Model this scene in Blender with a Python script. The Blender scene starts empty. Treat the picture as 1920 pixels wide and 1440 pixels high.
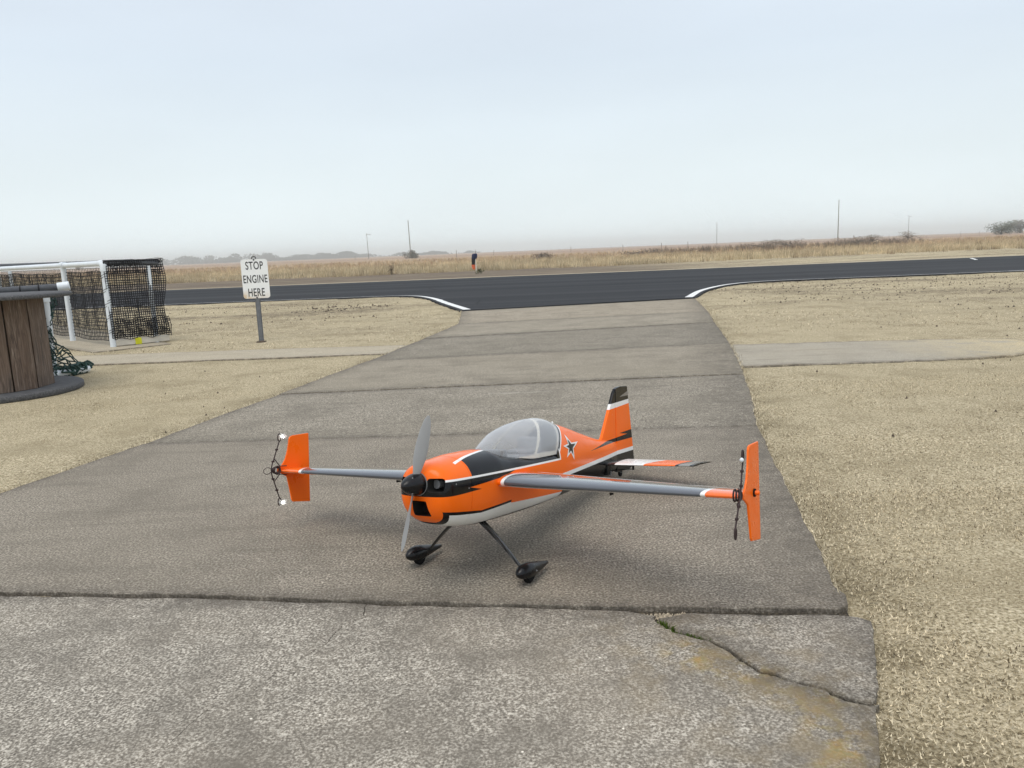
import bpy, bmesh, math, random
import numpy as np
from mathutils import Vector, Matrix
random.seed(7); RNG = np.random.default_rng(11)
SC = bpy.context.scene
COL = SC.collection

# ------------------------------------------------------------------ camera
F_PX = 1450.0; CAM_H = 1.0; HOR_Y = 470.0; HOR_S = -0.040
def cam_axes():
    d1 = np.array([0, HOR_Y-720, F_PX]); d2 = np.array([1000, HOR_Y-720+1000*HOR_S, F_PX])
    n = np.cross(d1, d2); n /= np.linalg.norm(n)
    if n[1] > 0: n = -n
    f = np.array([0, 0, 1.0]); fw = f-n*f.dot(n); fw /= np.linalg.norm(fw)
    rt = np.cross(fw, n)
    if rt[0] < 0: rt = -rt
    return np.array([rt, fw, n])
AX = cam_axes()
cam_data = bpy.data.cameras.new('camera'); cam = bpy.data.objects.new('camera', cam_data); COL.objects.link(cam)
cr = AX@np.array([1, 0, 0.]); cu = AX@np.array([0, -1., 0]); cb = AX@np.array([0, 0, -1.])
cam.matrix_world = Matrix(((cr[0], cu[0], cb[0], 0), (cr[1], cu[1], cb[1], 0), (cr[2], cu[2], cb[2], CAM_H), (0, 0, 0, 1)))
cam_data.sensor_width = 36.0; cam_data.lens = F_PX/1920*36; cam_data.clip_start = 0.05; cam_data.clip_end = 9000
SC.camera = cam
def G(px, py, z=0.0):                      # survey helper: where a sight line meets the level z
    d = AX@np.array([px-960, py-720, F_PX]); t = (z-CAM_H)/d[2]; return (t*d[0], t*d[1], z)
def AT(px, py, Y):                         # survey helper: sight line at distance Y
    d = AX@np.array([px-960, py-720, F_PX]); t = Y/d[1]; return (t*d[0], Y, CAM_H+t*d[2])

# ------------------------------------------------------------------ sky, sun, exposure
SUN_EL, SUN_AZ = 66.0, 205.0               # azimuth of the sun seen from above, clockwise from +Y
world = bpy.data.worlds.new('World'); SC.world = world; world.use_nodes = True
wn = world.node_tree; wn.nodes.clear()
def wnode(t, **k):
    n = wn.nodes.new(t)
    for a, b in k.items(): setattr(n, a, b)
    return n
sky = wnode('ShaderNodeTexSky', sky_type='NISHITA'); sky.sun_disc = False
sky.sun_elevation = math.radians(SUN_EL); sky.sun_rotation = math.radians(SUN_AZ); sky.dust_density = 5.0; sky.air_density = 1.0
tc = wnode('ShaderNodeTexCoord'); sep = wnode('ShaderNodeSeparateXYZ'); wn.links.new(tc.outputs['Generated'], sep.inputs[0])
ramp = wnode('ShaderNodeValToRGB'); wn.links.new(sep.outputs['Z'], ramp.inputs[0])
els = ramp.color_ramp.elements
els[0].position = 0.0; els[0].color = (0.800, 0.880, 0.895, 1)
els[1].position = 1.0; els[1].color = (0.78, 0.83, 0.90, 1)
for p, c in ((0.10, (0.700, 0.775, 0.805)), (0.22, (0.615, 0.692, 0.762)), (0.36, (0.635, 0.700, 0.785))):
    e = els.new(p); e.color = (*c, 1)
mp = wnode('ShaderNodeMapping'); mp.inputs['Scale'].default_value = (1.2, 1.2, 5.0); wn.links.new(tc.outputs['Generated'], mp.inputs[0])
cn = wnode('ShaderNodeTexNoise'); cn.inputs['Scale'].default_value = 2.2; cn.inputs['Detail'].default_value = 4; cn.inputs['Roughness'].default_value = 0.45
wn.links.new(mp.outputs[0], cn.inputs['Vector'])
cr2 = wnode('ShaderNodeMapRange'); cr2.inputs[1].default_value = 0.3; cr2.inputs[2].default_value = 0.7; cr2.inputs[3].default_value = 11.2; cr2.inputs[4].default_value = 11.9
wn.links.new(cn.outputs['Fac'], cr2.inputs[0])
mul = wnode('ShaderNodeVectorMath', operation='SCALE'); wn.links.new(ramp.outputs[0], mul.inputs[0]); wn.links.new(cr2.outputs[0], mul.inputs['Scale'])
mix = wnode('ShaderNodeMix', data_type='RGBA'); mix.inputs[0].default_value = 0.90
wn.links.new(sky.outputs[0], mix.inputs[6]); wn.links.new(mul.outputs[0], mix.inputs[7])
bg = wnode('ShaderNodeBackground'); bg.inputs['Strength'].default_value = 0.1; wn.links.new(mix.outputs[2], bg.inputs[0])
wo = wnode('ShaderNodeOutputWorld'); wn.links.new(bg.outputs[0], wo.inputs[0])
sd = bpy.data.lights.new('sun', 'SUN'); so = bpy.data.objects.new('sun', sd); COL.objects.link(so)
sd.energy = 1.3; sd.angle = math.radians(38); sd.color = (1.0, 0.95, 0.87)
el, az = math.radians(SUN_EL), math.radians(SUN_AZ)
sdir = Vector((math.sin(az)*math.cos(el), math.cos(az)*math.cos(el), math.sin(el)))
so.rotation_euler = sdir.to_track_quat('Z', 'Y').to_euler(); so.location = (0, 0, 30)
SC.view_settings.view_transform = 'Standard'; SC.view_settings.look = 'None'
SC.view_settings.exposure = 0.14; SC.view_settings.gamma = 1.0; SC.view_settings.use_curve_mapping = False
SC.cycles.max_bounces = 10; SC.cycles.transparent_max_bounces = 16; SC.cycles.volume_bounces = 6

# ------------------------------------------------------------------ node helpers
class NT:
    def __init__(s, name):
        s.m = bpy.data.materials.new(name); s.m.use_nodes = True; s.t = s.m.node_tree; s.t.nodes.clear()
        s.out = s.n('ShaderNodeOutputMaterial'); s.p = s.n('ShaderNodeBsdfPrincipled'); s.l(s.p.outputs[0], s.out.inputs[0])
        s.tc = s.n('ShaderNodeTexCoord')
    def n(s, t, **k):
        x = s.t.nodes.new(t)
        for a, b in k.items(): setattr(x, a, b)
        return x
    def l(s, a, b): s.t.links.new(a, b)
    def put(s, sock, v):
        if isinstance(v, bpy.types.NodeSocket): s.l(v, sock)
        elif isinstance(v, (tuple, list)) and len(v) == 3 and sock.type == 'RGBA': sock.default_value = (*v, 1)
        else: sock.default_value = v
    @property
    def obj(s): return s.tc.outputs['Object']
    def mapped(s, scale=(1, 1, 1), rot=(0, 0, 0), loc=(0, 0, 0), src=None):
        m = s.n('ShaderNodeMapping'); m.inputs['Scale'].default_value = scale; m.inputs['Rotation'].default_value = rot; m.inputs['Location'].default_value = loc
        s.l(src or s.obj, m.inputs[0]); return m.outputs[0]
    def noise(s, scale, detail=2, rough=.5, vec=None, dist=0.0):
        x = s.n('ShaderNodeTexNoise'); x.inputs['Scale'].default_value = scale; x.inputs['Detail'].default_value = detail
        x.inputs['Roughness'].default_value = rough; x.inputs['Distortion'].default_value = dist
        s.l(vec or s.obj, x.inputs['Vector']); return x.outputs['Fac']
    def voro(s, scale, vec=None, feature='F1', out='Distance'):
        x = s.n('ShaderNodeTexVoronoi', feature=feature); x.inputs['Scale'].default_value = scale
        s.l(vec or s.obj, x.inputs['Vector']); return x.outputs[out]
    def rng(s, v, a, b, c=0.0, d=1.0, smooth=False):
        x = s.n('ShaderNodeMapRange'); x.clamp = True
        if smooth: x.interpolation_type = 'SMOOTHSTEP'
        s.put(x.inputs[0], v)
        for i, q in enumerate((a, b, c, d)): x.inputs[i+1].default_value = q
        return x.outputs[0]
    def math(s, op, a, b=None, c=None):
        x = s.n('ShaderNodeMath', operation=op); s.put(x.inputs[0], a)
        if b is not None: s.put(x.inputs[1], b)
        if c is not None: s.put(x.inputs[2], c)
        return x.outputs[0]
    def mix(s, f, a, b, mode='MIX'):
        x = s.n('ShaderNodeMix', data_type='RGBA', blend_type=mode); s.put(x.inputs[0], f); s.put(x.inputs[6], a); s.put(x.inputs[7], b); return x.outputs[2]
    def ramp(s, v, stops):
        x = s.n('ShaderNodeValToRGB'); s.l(v, x.inputs[0]); e = x.color_ramp.elements
        e[0].position, e[0].color = stops[0][0], (*stops[0][1], 1); e[1].position, e[1].color = stops[-1][0], (*stops[-1][1], 1)
        for p, c in stops[1:-1]: q = e.new(p); q.color = (*c, 1)
        return x.outputs[0]
    def bump(s, h, strength=.3, dist=.01, normal=None):
        x = s.n('ShaderNodeBump'); x.inputs['Strength'].default_value = strength; x.inputs['Distance'].default_value = dist; s.l(h, x.inputs['Height'])
        if normal: s.l(normal, x.inputs['Normal'])
        return x.outputs[0]
    def xyz(s, src=None):
        x = s.n('ShaderNodeSeparateXYZ'); s.l(src or s.obj, x.inputs[0]); return x.outputs
    def poly(s, u, v, pts):                 # 1 inside a convex polygon in the (u, v) plane
        A = sum(pts[i][0]*pts[(i+1) % len(pts)][1]-pts[(i+1) % len(pts)][0]*pts[i][1] for i in range(len(pts)))
        if A < 0: pts = pts[::-1]
        cur = None
        for i in range(len(pts)):
            (x0, y0), (x1, y1) = pts[i], pts[(i+1) % len(pts)]
            ex, ey = x1-x0, y1-y0; L = math.hypot(ex, ey); a, b = -ey/L, ex/L; c = -(a*x0+b*y0)
            q = s.math('MULTIPLY_ADD', u, a, s.math('MULTIPLY_ADD', v, b, c))
            cur = q if cur is None else s.math('MINIMUM', cur, q)
        return s.math('GREATER_THAN', cur, 0.0)
    def set(s, color=None, rough=.6, **k):
        if color is not None: s.put(s.p.inputs['Base Color'], color)
        s.put(s.p.inputs['Roughness'], rough)
        for a, b in k.items(): s.put(s.p.inputs[a.replace('_', ' ')], b)
        return s.m
M = {}
def plain(name, color, rough=.6, var=.12, scale=30, bump=0.0, **k):
    t = NT(name); n = t.noise(scale, 4, .6)
    c = t.mix(t.rng(n, .3, .7), tuple(x*(1-var) for x in color), tuple(min(1, x*(1+var)) for x in color))
    r = t.rng(t.noise(scale*.6, 3), .3, .7, max(.02, rough-.08), min(1, rough+.08))
    if bump: k['Normal'] = t.bump(t.noise(scale*4, 3), bump, .004)
    M[name] = t.set(c, r, **k); return M[name]

# ------------------------------------------------------------------ mesh helpers
class MB:
    def __init__(s): s.v = []; s.f = []
    def add(s, vs, fs):
        b = len(s.v); s.v += [tuple(map(float, q)) for q in vs]; s.f += [tuple(b+i for i in f) for f in fs]; return s
    def box(s, c, size, rot=None):
        cx, cy, cz = c; a, b, d = (q/2 for q in size)
        vs = [Vector((x*a, y*b, z*d)) for x in (-1, 1) for y in (-1, 1) for z in (-1, 1)]
        if rot is not None: vs = [rot@q for q in vs]
        return s.add([(q.x+cx, q.y+cy, q.z+cz) for q in vs], [(0, 1, 3, 2), (4, 6, 7, 5), (0, 4, 5, 1), (2, 3, 7, 6), (0, 2, 6, 4), (1, 5, 7, 3)])
    def tube(s, pts, r, n=8, caps=True):
        pts = [Vector(p) for p in pts]; rs = r if isinstance(r, (list, tuple)) else [r]*len(pts)
        rings = []; ref = None
        for i, p in enumerate(pts):
            d = (pts[min(i+1, len(pts)-1)]-pts[max(i-1, 0)])
            if d.length < 1e-9: d = Vector((0, 0, 1))
            d.normalize()
            if ref is None: ref = Vector((0, 0, 1)) if abs(d.z) < .9 else Vector((1, 0, 0))
            u = ref-d*ref.dot(d)
            if u.length < 1e-6: u = d.orthogonal()
            u.normalize(); w = d.cross(u); ref = u
            rings.append([p+u*math.cos(2*math.pi*k/n)*rs[i]+w*math.sin(2*math.pi*k/n)*rs[i] for k in range(n)])
        fs = []
        for i in range(len(pts)-1):
            for k in range(n): fs.append((i*n+k, i*n+(k+1) % n, (i+1)*n+(k+1) % n, (i+1)*n+k))
        if caps: fs.append(tuple(range(n))[::-1]); fs.append(tuple((len(pts)-1)*n+k for k in range(n)))
        return s.add([q for rg in rings for q in rg], fs)
    def lathe(s, prof, n=24, axis='Z', o=(0, 0, 0)):
        vs = []; fs = []
        for (r, h) in prof:
            for k in range(n):
                a = 2*math.pi*k/n; x, y = r*math.cos(a), r*math.sin(a)
                p = (x, y, h) if axis == 'Z' else ((h, x, y) if axis == 'X' else (x, h, y))
                vs.append((p[0]+o[0], p[1]+o[1], p[2]+o[2]))
        for i in range(len(prof)-1):
            for k in range(n): fs.append((i*n+k, i*n+(k+1) % n, (i+1)*n+(k+1) % n, (i+1)*n+k))
        fs.append(tuple(range(n))[::-1]); fs.append(tuple((len(prof)-1)*n+k for k in range(n)))
        return s.add(vs, fs)
    def loft(s, rings, closed=True, caps=True):
        n = len(rings[0]); fs = []
        for i in range(len(rings)-1):
            for k in range(n if closed else n-1): fs.append((i*n+k, i*n+(k+1) % n, (i+1)*n+(k+1) % n, (i+1)*n+k))
        if caps and closed: fs.append(tuple(range(n))[::-1]); fs.append(tuple((len(rings)-1)*n+k for k in range(n)))
        return s.add([p for r in rings for p in r], fs)
    def prism(s, poly, a, b):               # poly of (x, y, z) points extruded by vector b-a
        n = len(poly); off = Vector(b)-Vector(a)
        vs = [tuple(Vector(p)) for p in poly]+[tuple(Vector(p)+off) for p in poly]
        fs = [tuple(range(n))[::-1], tuple(range(n, 2*n))]+[(i, (i+1) % n, n+(i+1) % n, n+i) for i in range(n)]
        return s.add(vs, fs)
    def build(s, name, mat, parent=None, smooth=False, bevel=0.0, seg=2, angle=40, weld=False):
        me = bpy.data.meshes.new(name); me.from_pydata(s.v, [], s.f)
        bm = bmesh.new(); bm.from_mesh(me)
        if weld: bmesh.ops.remove_doubles(bm, verts=bm.verts, dist=1e-6)
        bmesh.ops.recalc_face_normals(bm, faces=bm.faces)
        if bevel:
            ed = [e for e in bm.edges if len(e.link_faces) == 2 and e.calc_face_angle(0) > math.radians(angle)]
            bmesh.ops.bevel(bm, geom=ed, offset=bevel, segments=seg, profile=.6, affect='EDGES', clamp_overlap=True)
        bm.to_mesh(me); bm.free()
        if smooth:
            me.polygons.foreach_set('use_smooth', [True]*len(me.polygons)); me.set_sharp_from_angle(angle=math.radians(angle))
        me.materials.append(mat if not isinstance(mat, str) else M[mat])
        o = bpy.data.objects.new(name, me); COL.objects.link(o)
        if parent: o.parent = parent
        return o
def tag(o, label=None, cat=None, group=None, kind=None):
    if label: o['label'] = label
    if cat: o['category'] = cat
    if group: o['group'] = group
    if kind: o['kind'] = kind
    return o
def empty(name, loc=(0, 0, 0)):
    o = bpy.data.objects.new(name, None); o.location = loc; o.empty_display_size = .1; COL.objects.link(o); return o
def np_mesh(name, V, Fc, mat, cols=None, parent=None):
    me = bpy.data.meshes.new(name); V = np.asarray(V, np.float32); Fc = np.asarray(Fc, np.int32); k = Fc.shape[1]
    me.vertices.add(len(V)); me.vertices.foreach_set('co', V.ravel())
    me.loops.add(Fc.size); me.loops.foreach_set('vertex_index', Fc.ravel())
    me.polygons.add(len(Fc)); me.polygons.foreach_set('loop_start', np.arange(0, Fc.size, k, dtype=np.int32)); me.polygons.foreach_set('loop_total', np.full(len(Fc), k, np.int32))
    if cols is not None:
        a = me.color_attributes.new('tint', 'FLOAT_COLOR', 'POINT'); c4 = np.ones((len(V), 4), np.float32); c4[:, :3] = cols; a.data.foreach_set('color', c4.ravel())
    me.update(calc_edges=True); me.validate()
    me.materials.append(M[mat]); o = bpy.data.objects.new(name, me); COL.objects.link(o)
    if parent: o.parent = parent
    return o
def tinted(name, rough=.85, gain=1.0, trans=.25):
    t = NT(name); a = t.n('ShaderNodeAttribute'); a.attribute_name = 'tint'
    t.set(a.outputs['Color'], rough)
    tr = t.n('ShaderNodeBsdfTranslucent'); t.l(a.outputs['Color'], tr.inputs[0])
    ms = t.n('ShaderNodeMixShader'); ms.inputs[0].default_value = trans; t.l(t.p.outputs[0], ms.inputs[1]); t.l(tr.outputs[0], ms.inputs[2]); t.l(ms.outputs[0], t.out.inputs[0])
    M[name] = t.m
def inside(px, py, poly):
    r = np.zeros(len(px), bool); n = len(poly)
    for i in range(n):
        x0, y0 = poly[i][:2]; x1, y1 = poly[(i+1) % n][:2]
        c = ((y0 > py) != (y1 > py)) & (px < (x1-x0)*(py-y0)/((y1-y0) if y1 != y0 else 1e-9)+x0); r ^= c
    return r
def vnoise(x, y, sc, seed=0):               # smooth value noise
    x = np.asarray(x)*sc+seed*17.3; y = np.asarray(y)*sc-seed*9.1
    xi, yi = np.floor(x), np.floor(y); fx, fy = x-xi, y-yi; fx = fx*fx*(3-2*fx); fy = fy*fy*(3-2*fy)
    h = lambda a, b: np.modf(np.abs(np.sin(a*127.1+b*311.7+seed*74.7)*43758.5453))[0]
    return (h(xi, yi)*(1-fx)+h(xi+1, yi)*fx)*(1-fy)+(h(xi, yi+1)*(1-fx)+h(xi+1, yi+1)*fx)*fy
def rough_line(pts, step=.04, amp=.006, seed=1, closed=False):
    out = []; P = list(pts)+([pts[0]] if closed else [])
    for i in range(len(P)-1):
        a, b = np.array(P[i][:2]), np.array(P[i+1][:2]); L = np.linalg.norm(b-a); n = max(1, int(L/step)); d = (b-a)/max(L, 1e-9); nn = np.array([-d[1], d[0]])
        for k in range(n):
            p = a+(b-a)*k/n; w = 0 if k == 0 else 1
            o = (vnoise([p[0]], [p[1]], 9, seed)[0]-.5)*2*amp+(vnoise([p[0]], [p[1]], 37, seed+3)[0]-.5)*amp
            out.append(tuple(p+nn*o*w))
    if not closed: out.append(tuple(P[-1][:2]))
    return out
def smooth_curve(pts, n=10):
    P = [np.array(p, float) for p in pts]; P = [2*P[0]-P[1]]+P+[2*P[-1]-P[-2]]; out = []
    for i in range(1, len(P)-2):
        for k in range(n):
            t = k/n; out.append(tuple(.5*((2*P[i])+(-P[i-1]+P[i+1])*t+(2*P[i-1]-5*P[i]+4*P[i+1]-P[i+2])*t*t+(-P[i-1]+3*P[i]-3*P[i+1]+P[i+2])*t**3)))
    out.append(tuple(P[-2])); return out

# ------------------------------------------------------------------ ground materials
t = NT('turf')                                             # dormant tan lawn, soil and far fields, by place
x, y, z = t.xyz()
f1 = t.noise(105, 3, .7); f2 = t.noise(38, 4, .6); f3 = t.noise(2.2, 4, .6); f4 = t.noise(.45, 4, .6)
lawn = t.ramp(f1, [(.33, (.085, .067, .039)), (.44, (.36, .298, .186)), (.53, (.60, .507, .340)), (.68, (.88, .775, .57))])
lawn = t.mix(t.rng(f2, .42, .68, 0, .5), lawn, (.31, .25, .155))
lawn = t.mix(t.rng(f3, .47, .68, 0, .5), lawn, (.24, .19, .11))
lawn = t.mix(t.rng(f4, .42, .68, 0, .45), lawn, (.44, .37, .24))
soilmask = t.math('MULTIPLY', t.rng(t.noise(.35, 5, .65, vec=t.mapped((.55, 1.5, 1), loc=(3.1, .4, 0))), .46, .62), t.rng(y, 9, 14))
soilmask = t.math('MULTIPLY', soilmask, t.rng(t.noise(6, 5, .7), .35, .6))
lawn = t.mix(t.math('MULTIPLY', soilmask, .85), lawn, (.090, .066, .046))
v1 = t.math('SUBTRACT', t.math('MULTIPLY_ADD', y, -.2063, x), .487); v2 = t.math('SUBTRACT', t.math('MULTIPLY_ADD', y, .227, -3.13), x)
em = t.math('MAXIMUM', t.math('MULTIPLY', t.rng(v1, -.15, -.1), t.rng(v1, .02, .34, 1, 0)), t.math('MULTIPLY', t.rng(v2, -.15, -.1), t.rng(v2, .02, .26, .7, 0)))
em = t.math('MULTIPLY', em, t.math('MULTIPLY', t.rng(t.noise(3.5, 5, .65), .38, .62), t.rng(y, 12, 15, 1, 0)))
lawn = t.mix(t.math('MULTIPLY', em, .65), lawn, t.mix(t.rng(f1, .4, .6), (.085, .066, .036), (.25, .20, .115)))
dirt = t.mix(t.rng(t.noise(1.3, 5, .6, vec=t.mapped((.2, 1, 1))), .35, .65), (.130, .100, .076), (.235, .190, .135))
band = t.math('MULTIPLY', t.rng(y, 31.3, 32.6, smooth=True), t.rng(x, 2, 14, 1, 0, smooth=True))
g = t.mix(band, lawn, dirt)
field = t.mix(t.rng(t.noise(.09, 5, .6, vec=t.mapped((.25, 1, 1))), .38, .62), (.46, .35, .21), (.33, .23, .155))
g = t.mix(t.rng(y, 44, 60), g, field)
farc = t.mix(t.rng(t.noise(.006, 4, .6, vec=t.mapped((.2, 1, 1))), .4, .6), (.42, .31, .21), (.30, .20, .15))
g = t.mix(t.rng(y, 110, 240), g, farc)
hh = t.math('ADD', f1, t.math('MULTIPLY', f2, .6))
M['turf'] = t.set(g, .95, Normal=t.bump(hh, .9, .014), Specular_IOR_Level=.15)

def concrete(name, dark, light, white, spk, blot, warm, lichen=False, fine=120, scrape=False, fade=None):
    t = NT(name); x, y, z = t.xyz()
    a = t.noise(fine, 3, .62); b = t.noise(42, 4, .65); c = t.noise(2.6, 6, .66); d = t.noise(.9, 3, .6)
    col = t.ramp(a, [(.34, dark), (.50, light), (.64, white)])
    col = t.mix(t.rng(b, .42, .68, 0, spk), col, tuple(q*.55 for q in light))
    col = t.mix(t.rng(c, .45, .66, 0, blot), col, tuple(q*.44 for q in light))
    col = t.mix(t.rng(d, .40, .65, 0, .35), col, warm)
    col = t.mix(t.rng(t.noise(7, 4, .6, vec=t.mapped((.18, 1.6, 1), rot=(0, 0, .05))), .52, .72, 0, .35), col, tuple(q*.5 for q in light))
    peb = t.rng(t.voro(26, out='Distance'), .05, .10, 1, 0)
    col = t.mix(t.math('MULTIPLY', peb, t.rng(t.noise(11, 1), .60, .64)), col, tuple(min(.9, q*1.25) for q in white))
    if lichen:
        k = LICHEN
        cur = None
        for i in range(len(k)-1):                       # distance to the broken corner's crack line
            (x0, y0), (x1, y1) = k[i], k[i+1]
            vs = t.n('ShaderNodeVectorMath', operation='DISTANCE'); t.l(t.obj, vs.inputs[0]); vs.inputs[1].default_value = ((x0+x1)/2, (y0+y1)/2, 0)
            q = vs.outputs['Value']; cur = q if cur is None else t.math('MINIMUM', cur, q)
        near = t.rng(cur, .02, .11, 1, 0, smooth=True)
        lm = t.math('MULTIPLY', near, t.rng(t.noise(15, 5, .7), .46, .60))
        col = t.mix(t.math('MULTIPLY', lm, .75), col, t.mix(t.rng(t.noise(60, 3), .4, .6), (.40, .235, .045), (.31, .25, .10)))
        col = t.mix(t.math('MULTIPLY', t.rng(cur, .0, .40, .6, 0), t.rng(t.noise(9, 4, .6), .46, .62)), col, (.25, .195, .115))
    if fade: col = t.mix(t.math('MULTIPLY', t.rng(x, fade[0], fade[1]), t.rng(t.noise(5, 5, .7), .36, .52)), col, t.mix(t.rng(t.noise(100, 3, .7), .35, .65), (.30, .24, .145), (.66, .56, .37)))
    if scrape:
        p0, p1 = G(915, 738), G(1035, 733)
        sm = t.math('MULTIPLY', t.poly(x, y, [(p0[0], p0[1]-.02), (p1[0], p1[1]-.015), (p1[0], p1[1]+.02), (p0[0], p0[1]+.03)]), t.rng(t.noise(20, 5, .7, vec=t.mapped((.3, 2.5, 1))), .48, .62))
        col = t.mix(t.math('MULTIPLY', sm, .75), col, (.58, .55, .49))
    oi = t.n('ShaderNodeObjectInfo'); col = t.mix(1.0, col, oi.outputs['Color'], 'MULTIPLY')
    dk = t.n('ShaderNodeAttribute'); dk.attribute_name = 'edge'        # grime that collects along the joints
    gm = t.math('MULTIPLY', t.rng(dk.outputs['Fac'], .0, 1.0, 0, 1), t.rng(t.noise(16, 4, .6), .25, .62))
    col = t.mix(t.math('MULTIPLY', gm, .66), col, (.070, .060, .050))
    h = t.math('ADD', a, t.math('MULTIPLY', b, .8))
    M[name] = t.set(col, .92, Normal=t.bump(h, .45, .006), Specular_IOR_Level=.25)
CRACK = [G(1222, 1148), G(1262, 1176), G(1330, 1198), G(1390, 1235), G(1440, 1258), G(1500, 1277), G(1560, 1298), G(1598, 1310), G(1646, 1314)]
CRACK = [p[:2] for p in CRACK]
LICHEN = [G(a, b)[:2] for a, b in ((1270, 1215), (1330, 1235), (1390, 1262), (1450, 1275), (1500, 1300), (1545, 1325), (1570, 1350), (1575, 1380), (1580, 1410), (1585, 1440))]
concrete('taxiway_concrete', (.095, .082, .065), (.270, .236, .188), (.54, .49, .41), .45, .42, (.236, .208, .163), fine=135, scrape=True)
concrete('apron_concrete', (.085, .075, .062), (.310, .276, .226), (.70, .645, .55), .55, .80, (.30, .255, .195), lichen=True, fine=165)
concrete('path_concrete', (.28, .245, .18), (.42, .365, .275), (.56, .495, .385), .25, .22, (.46, .39, .28))
concrete('grey_path_concrete', (.24, .215, .175), (.385, .345, .275), (.50, .45, .365), .3, .3, (.36, .31, .23), fade=(3.3, 4.6))
t = NT('joint_soil'); M['joint_soil'] = t.set(t.ramp(t.noise(110, 3, .7), [(.35, (.018, .015, .011)), (.55, (.06, .048, .032)), (.72, (.20, .165, .11))]), .95, Normal=t.bump(t.noise(90, 3), .8, .01))
t = NT('asphalt')
s1 = t.noise(.5, 5, .6, vec=t.mapped((.06, 1.4, 1))); s2 = t.noise(5, 4, .6, vec=t.mapped((.15, 1, 1)))
c = t.mix(t.rng(s1, .38, .62), (.018, .0195, .0225), (.046, .0475, .051)); c = t.mix(t.rng(s2, .5, .7, 0, .5), c, (.030, .031, .035))
crk = t.math('MULTIPLY', t.rng(t.voro(.16, feature='DISTANCE_TO_EDGE', vec=t.mapped((1, 1, 1), loc=(.3, 1.7, 0))), .0, .006, 1, 0), t.rng(t.noise(.3, 2), .45, .5))
c = t.mix(crk, c, (.02, .02, .022)); c = t.mix(t.rng(t.noise(80, 2), .35, .65, 0, .25), c, (.06, .061, .064))
M['asphalt'] = t.set(c, .9, Normal=t.bump(t.noise(90, 2), .4, .004), Specular_IOR_Level=.12)
t = NT('road_paint'); M['road_paint'] = t.set(t.mix(t.rng(t.noise(14, 5, .7), .50, .72, 0, .6), (.78, .78, .76), (.30, .29, .27)), .7)
plain('pale_verge', (.40, .335, .23), .9, .25, 3)

# ------------------------------------------------------------------ taxiway, apron, paths
def slab(name, poly, mat, parent, z=0.0, th=.09, bevel=.006, grime=None, lines=None, wide=None):
    me = bpy.data.meshes.new(name); bm = bmesh.new()
    vs = [bm.verts.new((p[0], p[1], z)) for p in poly]; f = bm.faces.new(vs)
    if f.normal.z < 0: f.normal_flip()
    bm.normal_update()
    if f.normal.z < 0: bmesh.ops.reverse_faces(bm, faces=[f])
    r = bmesh.ops.extrude_face_region(bm, geom=[f])
    for v in r['geom']:
        if isinstance(v, bmesh.types.BMVert): v.co.z -= th
    bmesh.ops.recalc_face_normals(bm, faces=bm.faces)
    top = [e for e in bm.edges if all(abs(v.co.z-z) < 1e-6 for v in e.verts)]
    if bevel: bmesh.ops.bevel(bm, geom=top, offset=bevel, segments=2, profile=.5, affect='EDGES', clamp_overlap=True)
    # cut the top into a grid so that edge grime can be stored per vertex
    xs = [v.co.x for v in bm.verts]; ys = [v.co.y for v in bm.verts]
    st = max(.05, (max(ys)-min(ys))/30)
    for ax, lo, hi in ((0, min(xs), max(xs)), (1, min(ys), max(ys))):
        k = lo+st
        while k < hi:
            no = (1, 0, 0) if ax == 0 else (0, 1, 0); co = (k, 0, 0) if ax == 0 else (0, k, 0)
            bmesh.ops.bisect_plane(bm, geom=bm.verts[:]+bm.edges[:]+bm.faces[:], plane_co=co, plane_no=no); k += st
    bm.to_mesh(me); bm.free()
    P = np.array(poly); V = np.empty(len(me.vertices)*3, np.float32); me.vertices.foreach_get('co', V); V = V.reshape(-1, 3)
    def dist(L_):
        dmin = np.full(len(V), 9.0)
        for a, b in zip(L_[:-1], L_[1:]):
            a, b = np.array(a), np.array(b); ab = b-a; L2 = max(1e-9, ab@ab)
            tt = np.clip(((V[:, :2]-a)@ab)/L2, 0, 1); q = a+tt[:, None]*ab; dmin = np.minimum(dmin, np.linalg.norm(V[:, :2]-q, axis=1))
        return dmin
    dmin = dist(list(P)+[P[0]]) if lines is None else np.min([dist(q) for q in lines], axis=0)
    w = grime if grime else .14
    at = me.attributes.new('edge', 'FLOAT', 'POINT'); at.data.foreach_set('value', np.maximum(np.clip(1-dmin/w, 0, 1)**1.3, 0 if wide is None else .85*np.clip(1-dist(wide[0])/wide[1], 0, 1)**.8).astype(np.float32))
    me.materials.append(M[mat]); o = bpy.data.objects.new(name, me); COL.objects.link(o)
    if parent: o.parent = parent
    return o
RE = [(.90, 2.03), (.915, 2.12), (.98, 2.37), (1.09, 2.93), (1.20, 3.48), (1.34, 4.15), (1.56, 4.95), (1.785, 5.87), (2.0, 6.8), (2.19, 7.66), (2.42, 8.8), (2.62, 9.88), (2.95, 11.45), (3.45, 14.36)]
LE = [(-3.2, 2.58), (-2.62, 2.62), (-2.36, 3.41), (-2.11, 4.30), (-1.94, 5.10), (-1.77, 5.77), (-1.53, 6.87), (-1.36, 7.60), (-1.20, 8.50), (-1.03, 9.35), (-.86, 10.3), (-.74, 11.05), (-.78, 12.2), (-.83, 13.50)]
def at_edge(E, y):
    return float(np.interp(y, [p[1] for p in E], [p[0] for p in E]))
def seg_edge(E, y0, y1):
    return [(at_edge(E, y0), y0)]+[p for p in E if y0+.02 < p[1] < y1-.02]+[(at_edge(E, y1), y1)]
JL = [2.60, 4.30, 5.77, 7.47, 9.28, 11.02, 13.48]; JR = [1.985, 4.15, 5.86, 7.72, 9.86, 11.43, 14.34]
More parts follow.
